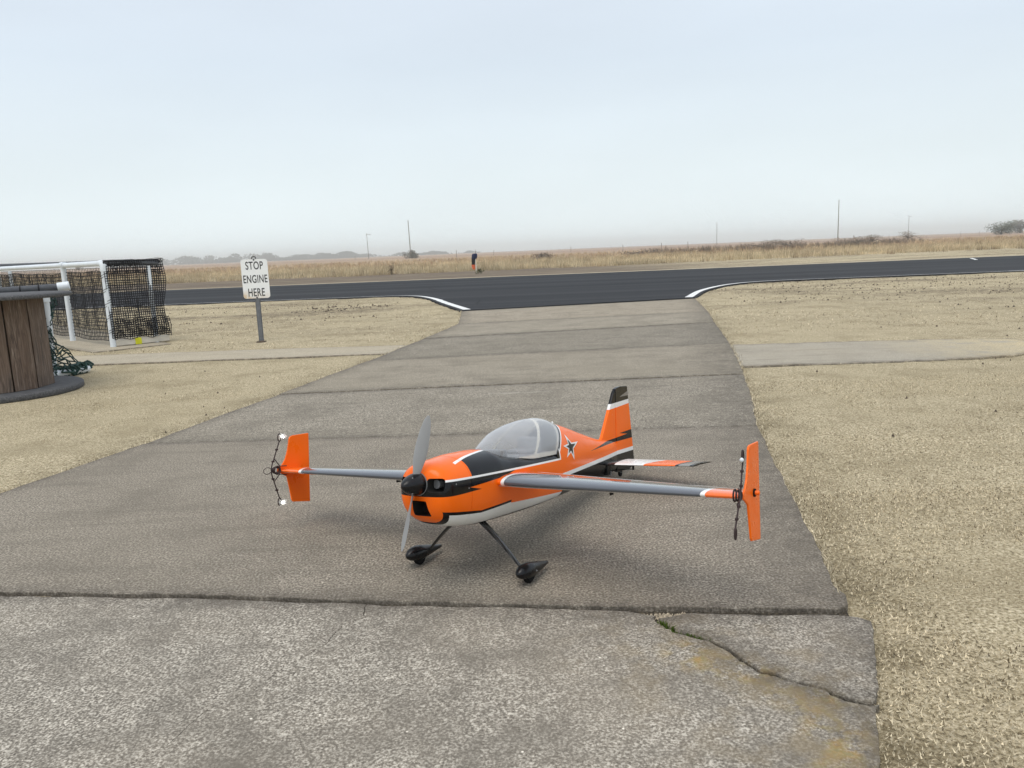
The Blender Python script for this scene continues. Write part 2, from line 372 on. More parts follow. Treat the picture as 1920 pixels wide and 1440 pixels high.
taxi = tag(empty('taxiway'), kind='structure')
TAXI_POLY = [(at_edge(RE, 2.03), 2.03)]+RE[1:]+LE[::-1]
gaps = .007
for i in range(6):
    l = seg_edge(LE, JL[i]+gaps, JL[i+1]-gaps); r = seg_edge(RE, max(2.03, JR[i]+gaps), JR[i+1]-gaps)
    if i == 0:
        near = [(-3.4, 2.55), (-1.64, 2.315), (-1.05, 2.245), (-.43, 2.145), (.38, 2.03), (.87, 1.975)]
        l = [(-3.4, 2.55), (-2.62, 2.66)]+[p for p in LE if 2.7 < p[1] < JL[1]-.02]+[(at_edge(LE, JL[1]-gaps), JL[1]-gaps)]
        near_r = rough_line(near, .03, .006, 3)
        poly = near_r+[(.905, 2.0), (.925, 2.06)]+rough_line([p for p in r if p[1] > 2.1], .04, .005, 5)+rough_line([r[-1], l[-1]], .04, .004, 6)[1:-1]+rough_line(l[::-1], .05, .008, 7)[:-1]
    else:
        poly = rough_line([l[0], r[0]], .06, .004, 10+i)+rough_line(r, .05, .006, 20+i)[1:]+rough_line([r[-1], l[-1]], .06, .004, 30+i)[1:]+rough_line(l[::-1], .05, .008, 40+i)[1:-1]
    so_ = slab('slab', poly, 'taxiway_concrete', taxi, z=[0, -.003, .001, -.002, .001, -.003][i], grime=[.07, .10, .13, .17, .2, .24][i], wide=(RE, [.34, .42, .50, .5, .4, .3][i]))
    so_.color = [(.96, .95, .94, 1), (1.0, 1.0, .99, 1), (1.08, 1.07, 1.03, 1), (.92, .92, .90, 1), (1.14, 1.13, 1.09, 1), (1.21, 1.18, 1.12, 1)][i]
MB().add([(-3.5, 1.9, -.016), (.88, 1.9, -.016), (1.0, 2.5, -.016), (1.3, 4.2, -.016), (3.4, 14.3, -.016), (-.75, 13.4, -.016), (-.7, 11, -.016), (-1.9, 5, -.016), (-2.5, 2.9, -.016)], [tuple(range(9))]).build('joint_dirt', 'joint_soil', taxi)

apron = tag(empty('apron'), kind='structure')
AR = [G(1634, 1162), G(1641, 1215), G(1643, 1262), G(1643, 1310)]; AR = [p[:2] for p in AR]
crk = rough_line(CRACK, .009, .013, 61)
def offset(line, d):
    out = []
    for i, p in enumerate(line):
        a = np.array(line[max(0, i-1)]); b = np.array(line[min(len(line)-1, i+1)]); tt = (b-a)/max(1e-9, np.linalg.norm(b-a)); w = d*(.25+1.5*vnoise([p[0]], [p[1]], 22, 5)[0])
        out.append((p[0]-tt[1]*w, p[1]+tt[0]*w))
    return out
up = offset(crk, .0055); dn = offset(crk, -.0055)
edge_top = [(-3.4, 2.535), (-1.64, 2.295), (-1.05, 2.225), (-.43, 2.125), (.30, 2.018)]
hair = rough_line([(-.45, 2.128), (-.44, 2.05), (-.50, 1.98), (-.52, 1.90), (-.60, 1.80), (-.64, 1.70), (-.72, 1.62), (-.76, 1.50), (-.86, 1.38), (-.95, 1.20), (-1.1, .9), (-1.4, -.6)], .015, .007, 71)
hL = [(p[0]-.0003-.0007*vnoise([p[0]], [p[1]], 9, 8)[0], p[1]) for p in hair]; hR = [(p[0]+.0003+.0007*vnoise([p[0]], [p[1]], 9, 9)[0], p[1]) for p in hair]
main = [hR[0]]+rough_line([(-.43, 2.124), (.30, 2.018)], .025, .006, 62)+[(.335, 2.000), (.37, 1.985)]+dn[2:]+[(p[0], p[1]) for p in rough_line([G(1643, 1322)[:2], G(1647, 1440)[:2], (.30, .2), (.1, -.6)], .03, .006, 64)]+hR[::-1][:-1]
slab('slab', main, 'apron_concrete', apron, z=-.004, grime=.10, bevel=.003, lines=[edge_top, CRACK, [G(1643, 1322)[:2], G(1647, 1440)[:2], (.1, -.6)]])
slab('slab', [(-3.4, -.6), (-3.4, 2.535)]+rough_line(edge_top[1:4], .03, .006, 63)[:-1]+hL+[], 'apron_concrete', apron, z=-.0045, grime=.10, bevel=.0025, lines=[edge_top])
corner = up[3:]+rough_line(AR[::-1], .02, .006, 65)+[(.905, 1.930), (.88, 1.940)]+rough_line([(.86, 1.945), (.62, 1.972), (.46, 1.995)], .025, .005, 66)+[(.435, 1.985)]
slab('slab', corner, 'apron_concrete', apron, z=-.002, grime=.09)
MB().add([(-3.4, -.6, -.022), (.12, -.6, -.022), (.64, 1.33, -.022), (.76, 1.56, -.022), (.9, 1.92, -.022), (.4, 2.02, -.022), (-1.64, 2.31, -.022), (-3.4, 2.55, -.022)], [tuple(range(8))]).build('crack_dirt', 'joint_soil', apron)

plain('moss_green', (.10, .22, .012), .9, .45, 60)
V = []; Fc = []; cc = []
tinted('moss_leaf', .9, 1, .3)
for k in range(420):
    s = random.random(); i = 6+s*(len(crk)*.22); j = int(i); p = np.array(crk[j])+np.array([random.gauss(0, .005), random.gauss(0, .0045)])
    if s > .35 and random.random() < .75: continue
    b = len(V); h = random.uniform(.003, .010); a = random.uniform(0, 6.28); w = random.uniform(.002, .004)
    V += [(p[0]-math.cos(a)*w, p[1]-math.sin(a)*w, -.012), (p[0]+math.cos(a)*w, p[1]+math.sin(a)*w, -.012), (p[0]+random.gauss(0, .004), p[1]+random.gauss(0, .004), -.006+h)]
    Fc.append((b, b+1, b+2)); g = random.uniform(.6, 1.3); cc += [(.10*g, .155*g, .018*g)]*3
tag(np_mesh('moss', V, Fc, 'moss_leaf', cc), 'bright green moss growing in the crack of the broken apron corner', 'moss', kind='stuff')

pathL = [(-9.5, 8.95), (-5.84, 8.12), (-3.8, 8.08), (-2.34, 8.05), (-1.15, 8.02), (-1.05, 8.72), (-2.5, 8.86), (-4.08, 8.94), (-5.2, 8.98), (-9.5, 9.9)]
pathR = [(1.80, 6.30), (2.79, 6.22), (3.48, 6.20), (4.1, 6.28), (4.62, 6.5), (4.9, 6.85), (4.75, 7.3), (4.16, 7.45), (3.37, 7.55), (2.10, 7.66)]
slab('footpath', rough_line(pathL, .05, .012, 81, True), 'path_concrete', None, z=-.006, grime=.05)['kind'] = 'structure'
slab('footpath', rough_line(pathR, .05, .022, 82, True), 'grey_path_concrete', None, z=-.008, grime=.10)['kind'] = 'structure'
pad = [(-9.0, 13.2), (-6.2, 10.35), (-5.0, 9.25), (-4.35, 9.9), (-5.4, 11.2), (-8.2, 14.0)]
slab('concrete_pad', rough_line(pad, .06, .01, 83, True), 'path_concrete', None, z=-.002, grime=.05)['kind'] = 'structure'

V = []; Fc = []; C_ = []                                   # loose stones in the gap of the broken corner
for k in range(420):
    if k < 230: x, y = random.uniform(.315, .455), random.uniform(1.985, 2.012)-.0*k
    else: q = random.choice(crk[:len(crk)//3]); x, y = q[0]+random.gauss(0, .012), q[1]+random.gauss(0, .010)
    r = random.uniform(.0012, .0042); b = len(V); n = 5; V.append((x, y, -.014+r*1.5))
    for i in range(n): a = 6.283*i/n+random.uniform(-.3, .3); V.append((x+math.cos(a)*r*random.uniform(.7, 1.3), y+math.sin(a)*r*random.uniform(.7, 1.3), -.015+random.uniform(0, .5)*r))
    for i in range(n): Fc.append((b, b+1+i, b+1+(i+1) % n))
    g = random.uniform(.5, 1.4); C_ += [(.40*g, .34*g, .25*g)]*(n+1)
tinted('stone_tint', .9, 1, .0)
tag(np_mesh('loose_gravel', V, Fc, 'stone_tint', C_), 'loose tan gravel in the gap beside the broken apron corner', 'gravel', kind='stuff')

# ------------------------------------------------------------------ runway
fl = smooth_curve([(-8.8, 19.35), (-5.2, 19.28), (-3.4, 19.2), (-2.45, 18.85), (-1.88, 17.6), (-1.32, 15.3), (-.86, 13.50)], 8)
fr = smooth_curve([(3.47, 14.37), (4.26, 16.5), (5.35, 18.35), (6.5, 19.12), (8.5, 19.2), (12.5, 19.2)], 8)
runway_poly = [(-400, 19.5)]+fl+fr+[(400, 19.4), (400, 31.0), (21, 31.0), (7, 30.6), (-7, 30.5), (-20, 30.5), (-400, 30.6)]
RZ = .014
m = MB(); n = len(runway_poly)
m.add([(p[0], p[1], RZ) for p in runway_poly]+[(p[0], p[1], -.05) for p in runway_poly], [tuple(range(n))]+[(i, (i+1) % n, n+(i+1) % n, n+i) for i in range(n)])
tag(m.build('runway', 'asphalt'), kind='structure')
def ribbon(name, line, w, mat, z, side=1):
    V = []; Fc = []
    for i, p in enumerate(line):
        a = np.array(line[max(0, i-1)]); b = np.array(line[min(len(line)-1, i+1)]); d = (b-a)/max(1e-9, np.linalg.norm(b-a)); nn = np.array([-d[1], d[0]])
        ww = w(i/(len(line)-1)) if callable(w) else w
        V += [(p[0], p[1], z), (p[0]+nn[0]*ww*side, p[1]+nn[1]*ww*side, z)]
    for i in range(len(line)-1): Fc.append((2*i, 2*i+1, 2*i+3, 2*i+2))
    return tag(MB().add(V, Fc).build(name, mat), kind='structure')
inl = [(p[0]+.06, p[1]+.05) for p in fl]
ribbon('painted_edge_line', rough_line(inl, .15, .012, 91), lambda u: .05 if u < .5 else .05+.09*min(1, (u-.5)*4), 'road_paint', RZ+.004)
inr = [(p[0]-.05, p[1]+.06) for p in fr]
ribbon('painted_edge_line', rough_line(inr, .15, .012, 92), lambda u: .055+.09*max(0, 1-u*1.8), 'road_paint', RZ+.004)
ribbon('painted_edge_line', [(-400, 19.58), (-40, 19.42), (-8.74, 19.41)], .10, 'road_paint', RZ+.004)
ribbon('painted_edge_line', [(12.45, 19.26), (40, 19.3), (400, 19.46)], .10, 'road_paint', RZ+.004)
dash = MB().add([(16.9, 28.2, RZ+.004), (17.02, 28.2, RZ+.004), (18.0, 30.2, RZ+.004), (17.88, 30.2, RZ+.004)], [(0, 1, 2, 3)]).build('painted_dash', 'road_paint'); tag(dash, kind='structure')
V = [(-400, 30.55, -.002), (400, 30.9, -.002), (400, 32.6, -.002), (15, 32.3, -.002), (2, 31.55, -.002), (-20, 31.25, -.002), (-400, 31.4, -.002)]
tag(MB().add(V, [tuple(range(7))]).build('verge', 'pale_verge'), kind='structure')

# ------------------------------------------------------------------ ground sheet
def axis(a, b, st, far, g=1.35):
    mid = list(np.arange(a, b+1e-6, st)); d = st; p = b; up_ = []
    while p < far: d *= g; p += d; up_.append(p)
    d = st; p = a; dn_ = []
    while p > -far: d *= g; p -= d; dn_.append(p)
    return np.array(dn_[::-1]+mid+up_)
xs = axis(-11, 14, .14, 1700); ys = axis(-1.5, 20, .12, 1700)
X, Y = np.meshgrid(xs, ys)
Zb = -.012+.016*(vnoise(X, Y, 3.1, 1)-.5)+.02*(vnoise(X, Y, .7, 2)-.5)+.007*(vnoise(X, Y, 11, 3)-.5)
Zb = np.minimum(Zb, .0)
fx, fy = X.ravel(), Y.ravel(); zf = Zb.ravel()
APRON_POLY = [(-3.4, -.6), (.1, -.6), (.66, 1.33), (.77, 1.55), (.93, 1.93), (.93, 2.03), (.3, 2.06), (-3.4, 2.6)]
hard = [TAXI_POLY, APRON_POLY, pathL, pathR, pad, runway_poly]
ins = np.zeros(len(fx), bool)
for q in hard: ins |= inside(fx, fy, q)
zf = np.where(ins, np.minimum(zf, -.03), zf)
far_ = np.hypot(fx, fy) > 26; zf = np.where(far_ & ~ins, np.minimum(zf, -.014), zf)
nx, ny = len(xs), len(ys); idx = np.arange(nx*ny).reshape(ny, nx)
Fg = np.stack([idx[:-1, :-1], idx[:-1, 1:], idx[1:, 1:], idx[1:, :-1]], -1).reshape(-1, 4)
ground = np_mesh('ground', np.stack([fx, fy, zf], 1), Fg, 'turf'); tag(ground, kind='structure')
ground.data.polygons.foreach_set('use_smooth', [True]*len(ground.data.polygons))

# ------------------------------------------------------------------ short dormant grass
tinted('dry_blade', .9, 1, .2)
def blades(cx, cy, L, W, lift, cols, name, label, z0=-.012):
    n = len(cx); a = RNG.uniform(0, 2*np.pi, n); bnd = RNG.uniform(lift[0], lift[1], n); ln = RNG.uniform(L[0], L[1], n); w = RNG.uniform(W[0], W[1], n)
    dx, dy = np.cos(a), np.sin(a); V = np.zeros((n, 3, 3))
    V[:, 0] = np.stack([cx-dy*w, cy+dx*w, np.full(n, z0)], 1); V[:, 1] = np.stack([cx+dy*w, cy-dx*w, np.full(n, z0)], 1)
    V[:, 2] = np.stack([cx+dx*ln*np.cos(bnd), cy+dy*ln*np.cos(bnd), z0+ln*np.sin(bnd)], 1)
    o = np_mesh(name, V.reshape(-1, 3), np.arange(n*3).reshape(-1, 3), 'dry_blade', np.repeat(cols, 3, 0)); tag(o, label, 'grass', kind='stuff'); return o
def scatter(x0, x1, y0, y1, n, keep=None):
    x = RNG.uniform(x0, x1, n); y = RNG.uniform(y0, y1, n); ok = np.ones(n, bool)
    for q in hard: ok &= ~inside(x, y, q)
    if keep is not None: ok &= keep(x, y)
    return x[ok], y[ok]
def lawncol(x, y):
    n = len(x); base = np.array([.68, .585, .41]); v = RNG.uniform(.55, 1.35, n)[:, None]; dk = (RNG.random(n) < .16)[:, None]
    c = base*v; c = np.where(dk, np.array([.15, .115, .065])*v, c); m_ = np.clip((vnoise(x, y, 1.6, 6)-.5)*2.2, 0, 1)[:, None]; return c*(1-m_*.35)
bx, by = [], []
for a in ((.6, 3.0, 1.1, 3.0, 60000), (.9, 4.0, 2.8, 5.5, 46000), (1.4, 6.5, 5.0, 9.5, 22000), (-5.6, -1.2, 3.0, 6.0, 40000), (-6.5, -1.0, 5.6, 9.5, 20000)):
    x, y = scatter(*a); bx.append(x); by.append(y)
bx = np.concatenate(bx); by = np.concatenate(by)
blades(bx, by, (.005, .014), (.0011, .0024), (.2, 1.2), lawncol(bx, by), 'dormant_grass', 'short tan dormant lawn grass beside the concrete taxiway')
bx, by = [], []
for a in ((2.5, 14, 8.5, 19, 26000), (-9, -.8, 9, 19, 20000)):
    x, y = scatter(*a); bx.append(x); by.append(y)
bx = np.concatenate(bx); by = np.concatenate(by)
blades(bx, by, (.02, .05), (.003, .006), (.05, .7), lawncol(bx, by), 'dormant_grass', 'short tan dormant lawn grass between the footpaths and the runway')
# strands creeping over the slab edges
ex, ey = [], []
for E_, s_ in ((RE, 1), (LE[2:], -1)):
    for i in range(len(E_)-1):
        a, b = np.array(E_[i]), np.array(E_[i+1]); L = np.linalg.norm(b-a); k = int(L*170); tt = RNG.random(k); p = a+(b-a)*tt[:, None]
        off = np.abs(RNG.normal(0, .018, k))*s_; ex.append(p[:, 0]+off-.004*s_); ey.append(p[:, 1])
ex = np.concatenate(ex); ey = np.concatenate(ey)
blades(ex, ey, (.015, .040), (.0012, .0024), (.15, 1.1), lawncol(ex, ey), 'dormant_grass', 'dry grass strands creeping along the taxiway edges', z0=-.008)
# soil clods
plain('clod_soil', (.085, .064, .045), .95, .4, 40)
V = []; Fc = []
def clod(x, y, r):
    b = len(V); k = 6
    V.append((x, y, r*.55+random.uniform(-.1, .1)*r))
    for rr, zz in ((.6, .38), (1.0, -.25)):
        for i in range(k):
            a = 6.283*i/k+random.uniform(-.3, .3); q = r*rr*random.uniform(.7, 1.25); V.append((x+math.cos(a)*q, y+math.sin(a)*q, zz*r-.01))
    for i in range(k):
        j = (i+1) % k; Fc.append((b, b+1+i, b+1+j)); Fc.append((b+1+i, b+1+k+i, b+1+k+j)); Fc.append((b+1+i, b+1+k+j, b+1+j))
for (x0, x1, y0, y1, n, r0, r1) in ((4, 14, 12.5, 18.7, 900, .006, .026), (6, 13, 9, 13, 260, .006, .030), (1.6, 6, 3.0, 9, 46, .006, .018), (-9, -1.5, 12.5, 18, 130, .010, .028), (-4.2, -2.4, 14.8, 16.4, 110, .012, .04), (-6, -2, 4, 9, 26, .006, .014)):
    x, y = scatter(x0, x1, y0, y1, n)
    for p, q in zip(x, y): clod(p, q, random.uniform(r0, r1)*random.uniform(.5, 1))
tag(np_mesh('soil_clods', V, Fc, 'clod_soil'), 'dark soil clods and dead weeds scattered over the tan lawn', 'clods', kind='stuff')

# ------------------------------------------------------------------ tall dry grass beyond the runway
def tall(n, yr, xr, h, name, label, cols, clump=9, wid=(.006, .014), keepf=None):
    cy = RNG.uniform(0, 1, n)**1.7*(yr[1]-yr[0])+yr[0]; cx = RNG.uniform(xr[0], xr[1], n)*cy/yr[0]
    if keepf is not None: k = keepf(cx, cy); cx, cy = cx[k], cy[k]; n = len(cx)
    hh = RNG.uniform(h[0], h[1], n)*(.55+.9*vnoise(cx, cy, .28, 4)); ci = RNG.integers(0, len(cols), n); br = .7+.6*vnoise(cx, cy, .5, 12)
    N = n*clump; px = np.repeat(cx, clump)+RNG.normal(0, .11, N); py = np.repeat(cy, clump)+RNG.normal(0, .11, N)
    H = np.repeat(hh, clump)*RNG.uniform(.5, 1.1, N); w = RNG.uniform(wid[0], wid[1], N); a = RNG.uniform(0, 6.283, N); le = RNG.normal(0, .28, N)*H; la = RNG.uniform(0, 6.283, N)
    V = np.zeros((N, 3, 3)); V[:, 0] = np.stack([px-np.cos(a)*w, py-np.sin(a)*w, np.full(N, -.03)], 1); V[:, 1] = np.stack([px+np.cos(a)*w, py+np.sin(a)*w, np.full(N, -.03)], 1)
    V[:, 2] = np.stack([px+np.cos(la)*le, py+np.sin(la)*le, H], 1)
    c = np.array(cols)[np.repeat(ci, clump)]*(RNG.uniform(.7, 1.25, N)*np.repeat(br, clump))[:, None]
    tag(np_mesh(name, V.reshape(-1, 3), np.arange(N*3).reshape(-1, 3), 'dry_blade', np.repeat(c, 3, 0)), label, 'grass', kind='stuff')
edge_y = lambda x: 42.0+np.clip((x-2)/26, 0, 1)*3+1.3*(vnoise(x, x*0, .3, 8)-.5)
tans = [(.64, .53, .335), (.55, .44, .275), (.72, .61, .41), (.45, .345, .215)]
tall(20000, (41, 80), (-33, 36), (.18, .42), 'tall_dry_grass', 'tall straw coloured grass standing beyond the black runway', tans, 10, keepf=lambda x, y: y > edge_y(x))
tall(6000, (70, 140), (-56, 62), (.22, .5), 'tall_dry_grass', 'paler brown grass in the field behind the straw coloured belt', [(.50, .37, .23), (.42, .29, .195), (.58, .44, .27)], 9, (.015, .03))
tall(300, (43, 85), (-20, 36), (.35, .65), 'tall_dry_weeds', 'dark brown dead weeds dotted through the tall dry grass', [(.24, .185, .125), (.30, .225, .15)], 14, (.006, .012))
tall(700, (75, 130), (14, 40), (.45, .85), 'tall_dry_weeds', 'grey brown brush rising above the far field', [(.24, .185, .14), (.20, .165, .125)], 16, (.02, .04), keepf=lambda x, y: (vnoise(x, y, .06, 21) > .52))

# ------------------------------------------------------------------ trees and bushes
tinted('bush_leaf', .9, 1, .2); plain('bark', (.10, .085, .07), .9, .3, 8)
def shrub(name, loc, w, h, label, cat, cols, n=700, leaf=.12, trunk=True, group=None):
    e = empty(name, loc); tag(e, label, cat, group)
    V = []; Fc = []; C_ = []
    lobes = [(random.gauss(0, .20)*w, random.gauss(0, .2)*w, h*random.uniform(.14, .66), random.uniform(.14, .24)*w, random.uniform(.22, .34)*h) for _ in range(14)]
    for k in range(n):
        lx, ly, lz, rw, rh = random.choice(lobes); d = Vector((random.gauss(0, 1), random.gauss(0, 1), random.gauss(0, 1))).normalized()*random.random()**.45
        p = Vector((lx+d.x*rw, ly+d.y*rw, max(.02*h, lz+d.z*rh))); u = Vector((random.gauss(0, 1), random.gauss(0, 1), random.gauss(0, .7))).normalized()*leaf*random.uniform(.5, 1.4); v = u.orthogonal().normalized()*leaf*.45
        b = len(V); V += [tuple(p-v), tuple(p+v), tuple(p+u)]; Fc.append((b, b+1, b+2)); g = random.uniform(.65, 1.35); c = random.choice(cols); C_ += [(c[0]*g, c[1]*g, c[2]*g)]*3
    np_mesh('crown', V, Fc, 'bush_leaf', C_, e)
    if trunk:
        m = MB(); m.tube([(0, 0, -.1), (0.02*w, 0, h*.3), (0, .02*w, h*.6)], [.035*w, .028*w, .012*w], 6)
        for l in lobes[:6]: m.tube([(0, 0, h*.22), (l[0]*.5, l[1]*.5, h*.38), (l[0], l[1], l[2])], [.018*w, .012*w, .004*w], 5)
        m.build('trunk', 'bark', e)
    return e
gb = [(.18, .17, .145), (.15, .155, .12), (.22, .195, .165)]
p = AT(1877, 438, 230); shrub('tree', (p[0], p[1], -.05), 7.6, 4.6, 'dark rounded tree on the far right horizon, left one of the pair', 'tree', [(.13, .145, .11), (.16, .165, .13)], 1700, .34)
p = AT(1912, 436, 300); shrub('tree', (p[0], p[1], -.05), 9.5, 6.2, 'paler tree at the right picture edge behind the dark rounded tree', 'tree', gb, 1500, .5)
p = AT(772, 476, 215); shrub('bush', (p[0], p[1], -.05), 4.4, 2.9, 'round grey bush at the foot of the tall leaning utility pole', 'bush', gb, 1100, .26)
p = AT(146, 497, 420); shrub('tree', (p[0], p[1], -.05), 5.5, 5.0, 'small brownish tree on the horizon above the black netted barrier', 'tree', [(.15, .11, .075), (.12, .10, .08)], 900, .4)
p = G(727, 516); shrub('dead_weed', (p[0], 42.0, -.03), .55, .75, 'dark dead weed standing left of the cloth on the white stake', 'weed', [(.24, .18, .115), (.32, .25, .16)], 200, .06)
for px, Y, w, h, lab in ((1432, 92, 5.5, 1.30, 'dark brush mound above the runway, left of the tall pole'), (1482, 96, 6.0, 1.38, 'dark brush mound just left of the tallest pole'), (1606, 105, 5.0, 1.35, 'dark brush mound right of the tallest pole'), (1632, 110, 4.2, 1.5, 'small taller brush clump right of the dark mound'), (1702, 150, 5.0, 2.1, 'grey bush at the foot of the faint right pole'), (1210, 80, 4.6, .92, 'ragged brown brush rising from the middle of the dry grass'), (1015, 76, 3.4, .85, 'low brown brush right of the cloth on the stake')):
    p = AT(px, 455, Y); shrub('brush', (p[0], Y, -.05), w, h, lab, 'brush', [(.22, .17, .13), (.17, .14, .11), (.26, .205, .15)], 900, .13, True, 'brush mounds in the far field')
# far wood: reads as one mass along the left horizon
V = []; Fc = []; C_ = []
for k in range(46):
    px = random.uniform(250, 690) if k < 40 else random.uniform(690, 900); Y = random.uniform(1150, 1350); q = AT(px, 480, Y); w = random.uniform(14, 30); h = random.uniform(5, 13)*(1 if px < 520 else .8)
    if k >= 40: h *= .5
    for j in range(150):
        d = Vector((random.gauss(0, .42)*w, random.gauss(0, .3)*w, 0)); zz = random.random()**.8*h*max(.25, 1-(d.x/w)**2)
        p = Vector((q[0]+d.x, Y+d.y, zz)); b = len(V); s = random.uniform(.8, 2.0); a = random.uniform(0, 6.28)
        V += [(p.x-s, p.y, p.z-.5*s), (p.x+s, p.y, p.z-.4*s), (p.x+s*math.cos(a)*.7, p.y+s*.5, p.z+s)]; Fc.append((b, b+1, b+2)); g = random.uniform(.8, 1.2); C_ += [(.06*g, .07*g, .055*g)]*3
tag(np_mesh('far_wood', V, Fc, 'bush_leaf', C_), 'hazy grey wood along the left horizon', 'wood', kind='stuff')

# ------------------------------------------------------------------ utility poles and fence posts
plain('pole_wood', (.24, .21, .18), .9, .2, 3)
def pole(px, base_py, top_py, Y, label, arm=None, lean=0.0, r=.15):
    b = AT(px, base_py, Y); tp = AT(px, top_py, Y); h = tp[2]+.0; e = empty('utility_pole', (b[0], Y, -.1)); tag(e, label, 'pole', 'utility poles on the horizon')
    MB().tube([(0, 0, 0), (lean*h*.5, 0, h*.5), (lean*h, 0, h)], [r, r*.85, r*.62], 8).build('shaft', 'pole_wood', e, True)
    if arm:
        MB().box((lean*h+arm*.4, 0, h-.5), (arm, .12, .14)).build('crossarm', 'pole_wood', e)
        for q in (-.05, .35, .75): MB().tube([(lean*h+arm*q, 0, h-.43), (lean*h+arm*q, 0, h-.2)], .06, 6).build('insulator', 'pole_wood', e)
    return e
pole(770, 474, 412, 235, 'tall slightly leaning utility pole above the round grey bush', None, -.02, .16)
pole(691, 478, 437, 330, 'shorter utility pole with a small arm, left of the round bush', 2.0, -.02)
pole(1344, 455, 416, 330, 'thin pole above the field, left of the tallest pole', None, .0, .12)
pole(1571, 445, 374, 215, 'tallest bare pole on the right, above the straw grass', None, .0, .15)
pole(1703, 438, 404, 480, 'faint far pole with a crossarm near the right trees', 2.2, .0, .15)
for i, (px, Y) in enumerate([(185, 300), (855, 170), (891, 180), (925, 190), (664, 260), (1070, 200), (1168, 165), (1240, 150), (1290, 170), (1600, 190), (1633, 200), (1666, 210), (1800, 260), (1835, 270)]):
    b = AT(px, 460, Y); m = MB(); hgt = random.uniform(1.25, 1.75); m.tube([(b[0], Y, -.1), (b[0]+random.uniform(-.06, .06), Y, hgt)], [.06, .05], 6)
    tag(m.build('fence_post', 'pole_wood'), ['first', 'third', 'fourth', 'fifth', 'second', 'sixth', 'seventh', 'eighth', 'ninth', 'tenth', 'eleventh', 'twelfth', 'thirteenth', 'fourteenth'][i]+' thin fence post from the left along the far field line', 'fence post', 'far fence posts')

# ------------------------------------------------------------------ cloth on a white stake beyond the runway
plain('stake_white', (.72, .68, .58), .8, .1, 6); plain('cloth_navy', (.018, .026, .075), .8); plain('cloth_black', (.016, .016, .018), .8); plain('cloth_orange', (.80, .16, .055), .8)
wx, wy, _ = G(893.5, 512.5); e = empty('windsock', (wx, wy, -.01)); tag(e, 'limp blue, black and orange windsock on a white stake beyond the runway', 'windsock')
MB().tube([(0, 0, 0), (-.015, 0, .5), (-.03, 0, .92)], [.030, .026, .022], 8).build('stake', 'stake_white', e, True)
def sleeve(zs, name, mat):
    rings = []
    for (zz, cx, r) in zs:
        rings.append([(cx+math.cos(a)*r*(1+.25*math.sin(3*a+zz*9)), math.sin(a)*r*.8*(1+.2*math.cos(4*a)), zz) for a in np.linspace(0, 6.283, 18, endpoint=False)])
    MB().loft(rings).build(name, mat, e, True)
sleeve([(.95, -.03, .05), (.93, -.06, .105), (.86, -.08, .125), (.76, -.08, .12), (.70, -.09, .105)], 'sleeve_top', 'cloth_navy')
sleeve([(.70, -.095, .10), (.60, -.11, .085), (.48, -.12, .075), (.42, -.125, .075)], 'sleeve_middle', 'cloth_black')
sleeve([(.42, -.125, .078), (.33, -.13, .07), (.24, -.125, .055), (.20, -.12, .05)], 'sleeve_end', 'cloth_orange')
p = G(899, 512); shrub('green_weed', (p[0]+.08, wy-.2, -.02), .38, .32, 'small green weed at the foot of the white stake', 'weed', [(.09, .10, .04), (.13, .11, .06)], 160, .06, False)
#PART2
# ------------------------------------------------------------------ sign
plain('steel_post', (.19, .20, .215), .5, .15, 20, Metallic=.55); plain('bolt_steel', (.10, .10, .10), .5, .2, 60, Metallic=.6)
t = NT('sign_face'); x, y, z = t.xyz()
rust = t.math('MULTIPLY', t.rng(z, .11, .0, 0, 1), t.rng(t.noise(14, 4, .6), .34, .56)); rust = t.math('MULTIPLY', rust, t.rng(x, .10, -.13, .25, 1))
c = t.mix(t.rng(t.noise(9, 4, .6), .4, .7, 0, .25), (.90, .91, .90), (.78, .79, .78)); c = t.mix(rust, c, (.62, .40, .15))
M['sign_face'] = t.set(c, .45)
plain('sign_ink', (.022, .022, .024), .55)
sx, sy, _ = G(490, 640)
sign = empty('sign', (sx, sy, -.01)); sign.rotation_euler.z = math.radians(12)
tag(sign, 'white sign reading STOP ENGINE HERE on a grey steel post', 'sign')
MB().box((0, .018, .5), (.040, .024, 1.04)).box((0, .034, .5), (.062, .006, 1.04)).build('post', 'steel_post', sign, bevel=.003)
W_, H_, R_ = .318, .482, .035; pl = []
for cx, cz, a0 in ((W_/2-R_, .55+H_-R_, 0), (-W_/2+R_, .55+H_-R_, 90), (-W_/2+R_, .55+R_, 180), (W_/2-R_, .55+R_, 270)):
    for k in range(7): a = math.radians(a0+15*k); pl.append((cx+R_*math.cos(a), 0, cz+R_*math.sin(a)))
m = MB().prism([(p[0], 0, p[2]-.55) for p in pl], (0, 0, 0), (0, .003, 0)); plate = m.build('plate', 'sign_face', sign); plate.location = (0, 0, .55)
dg = bpy.context.evaluated_depsgraph_get()
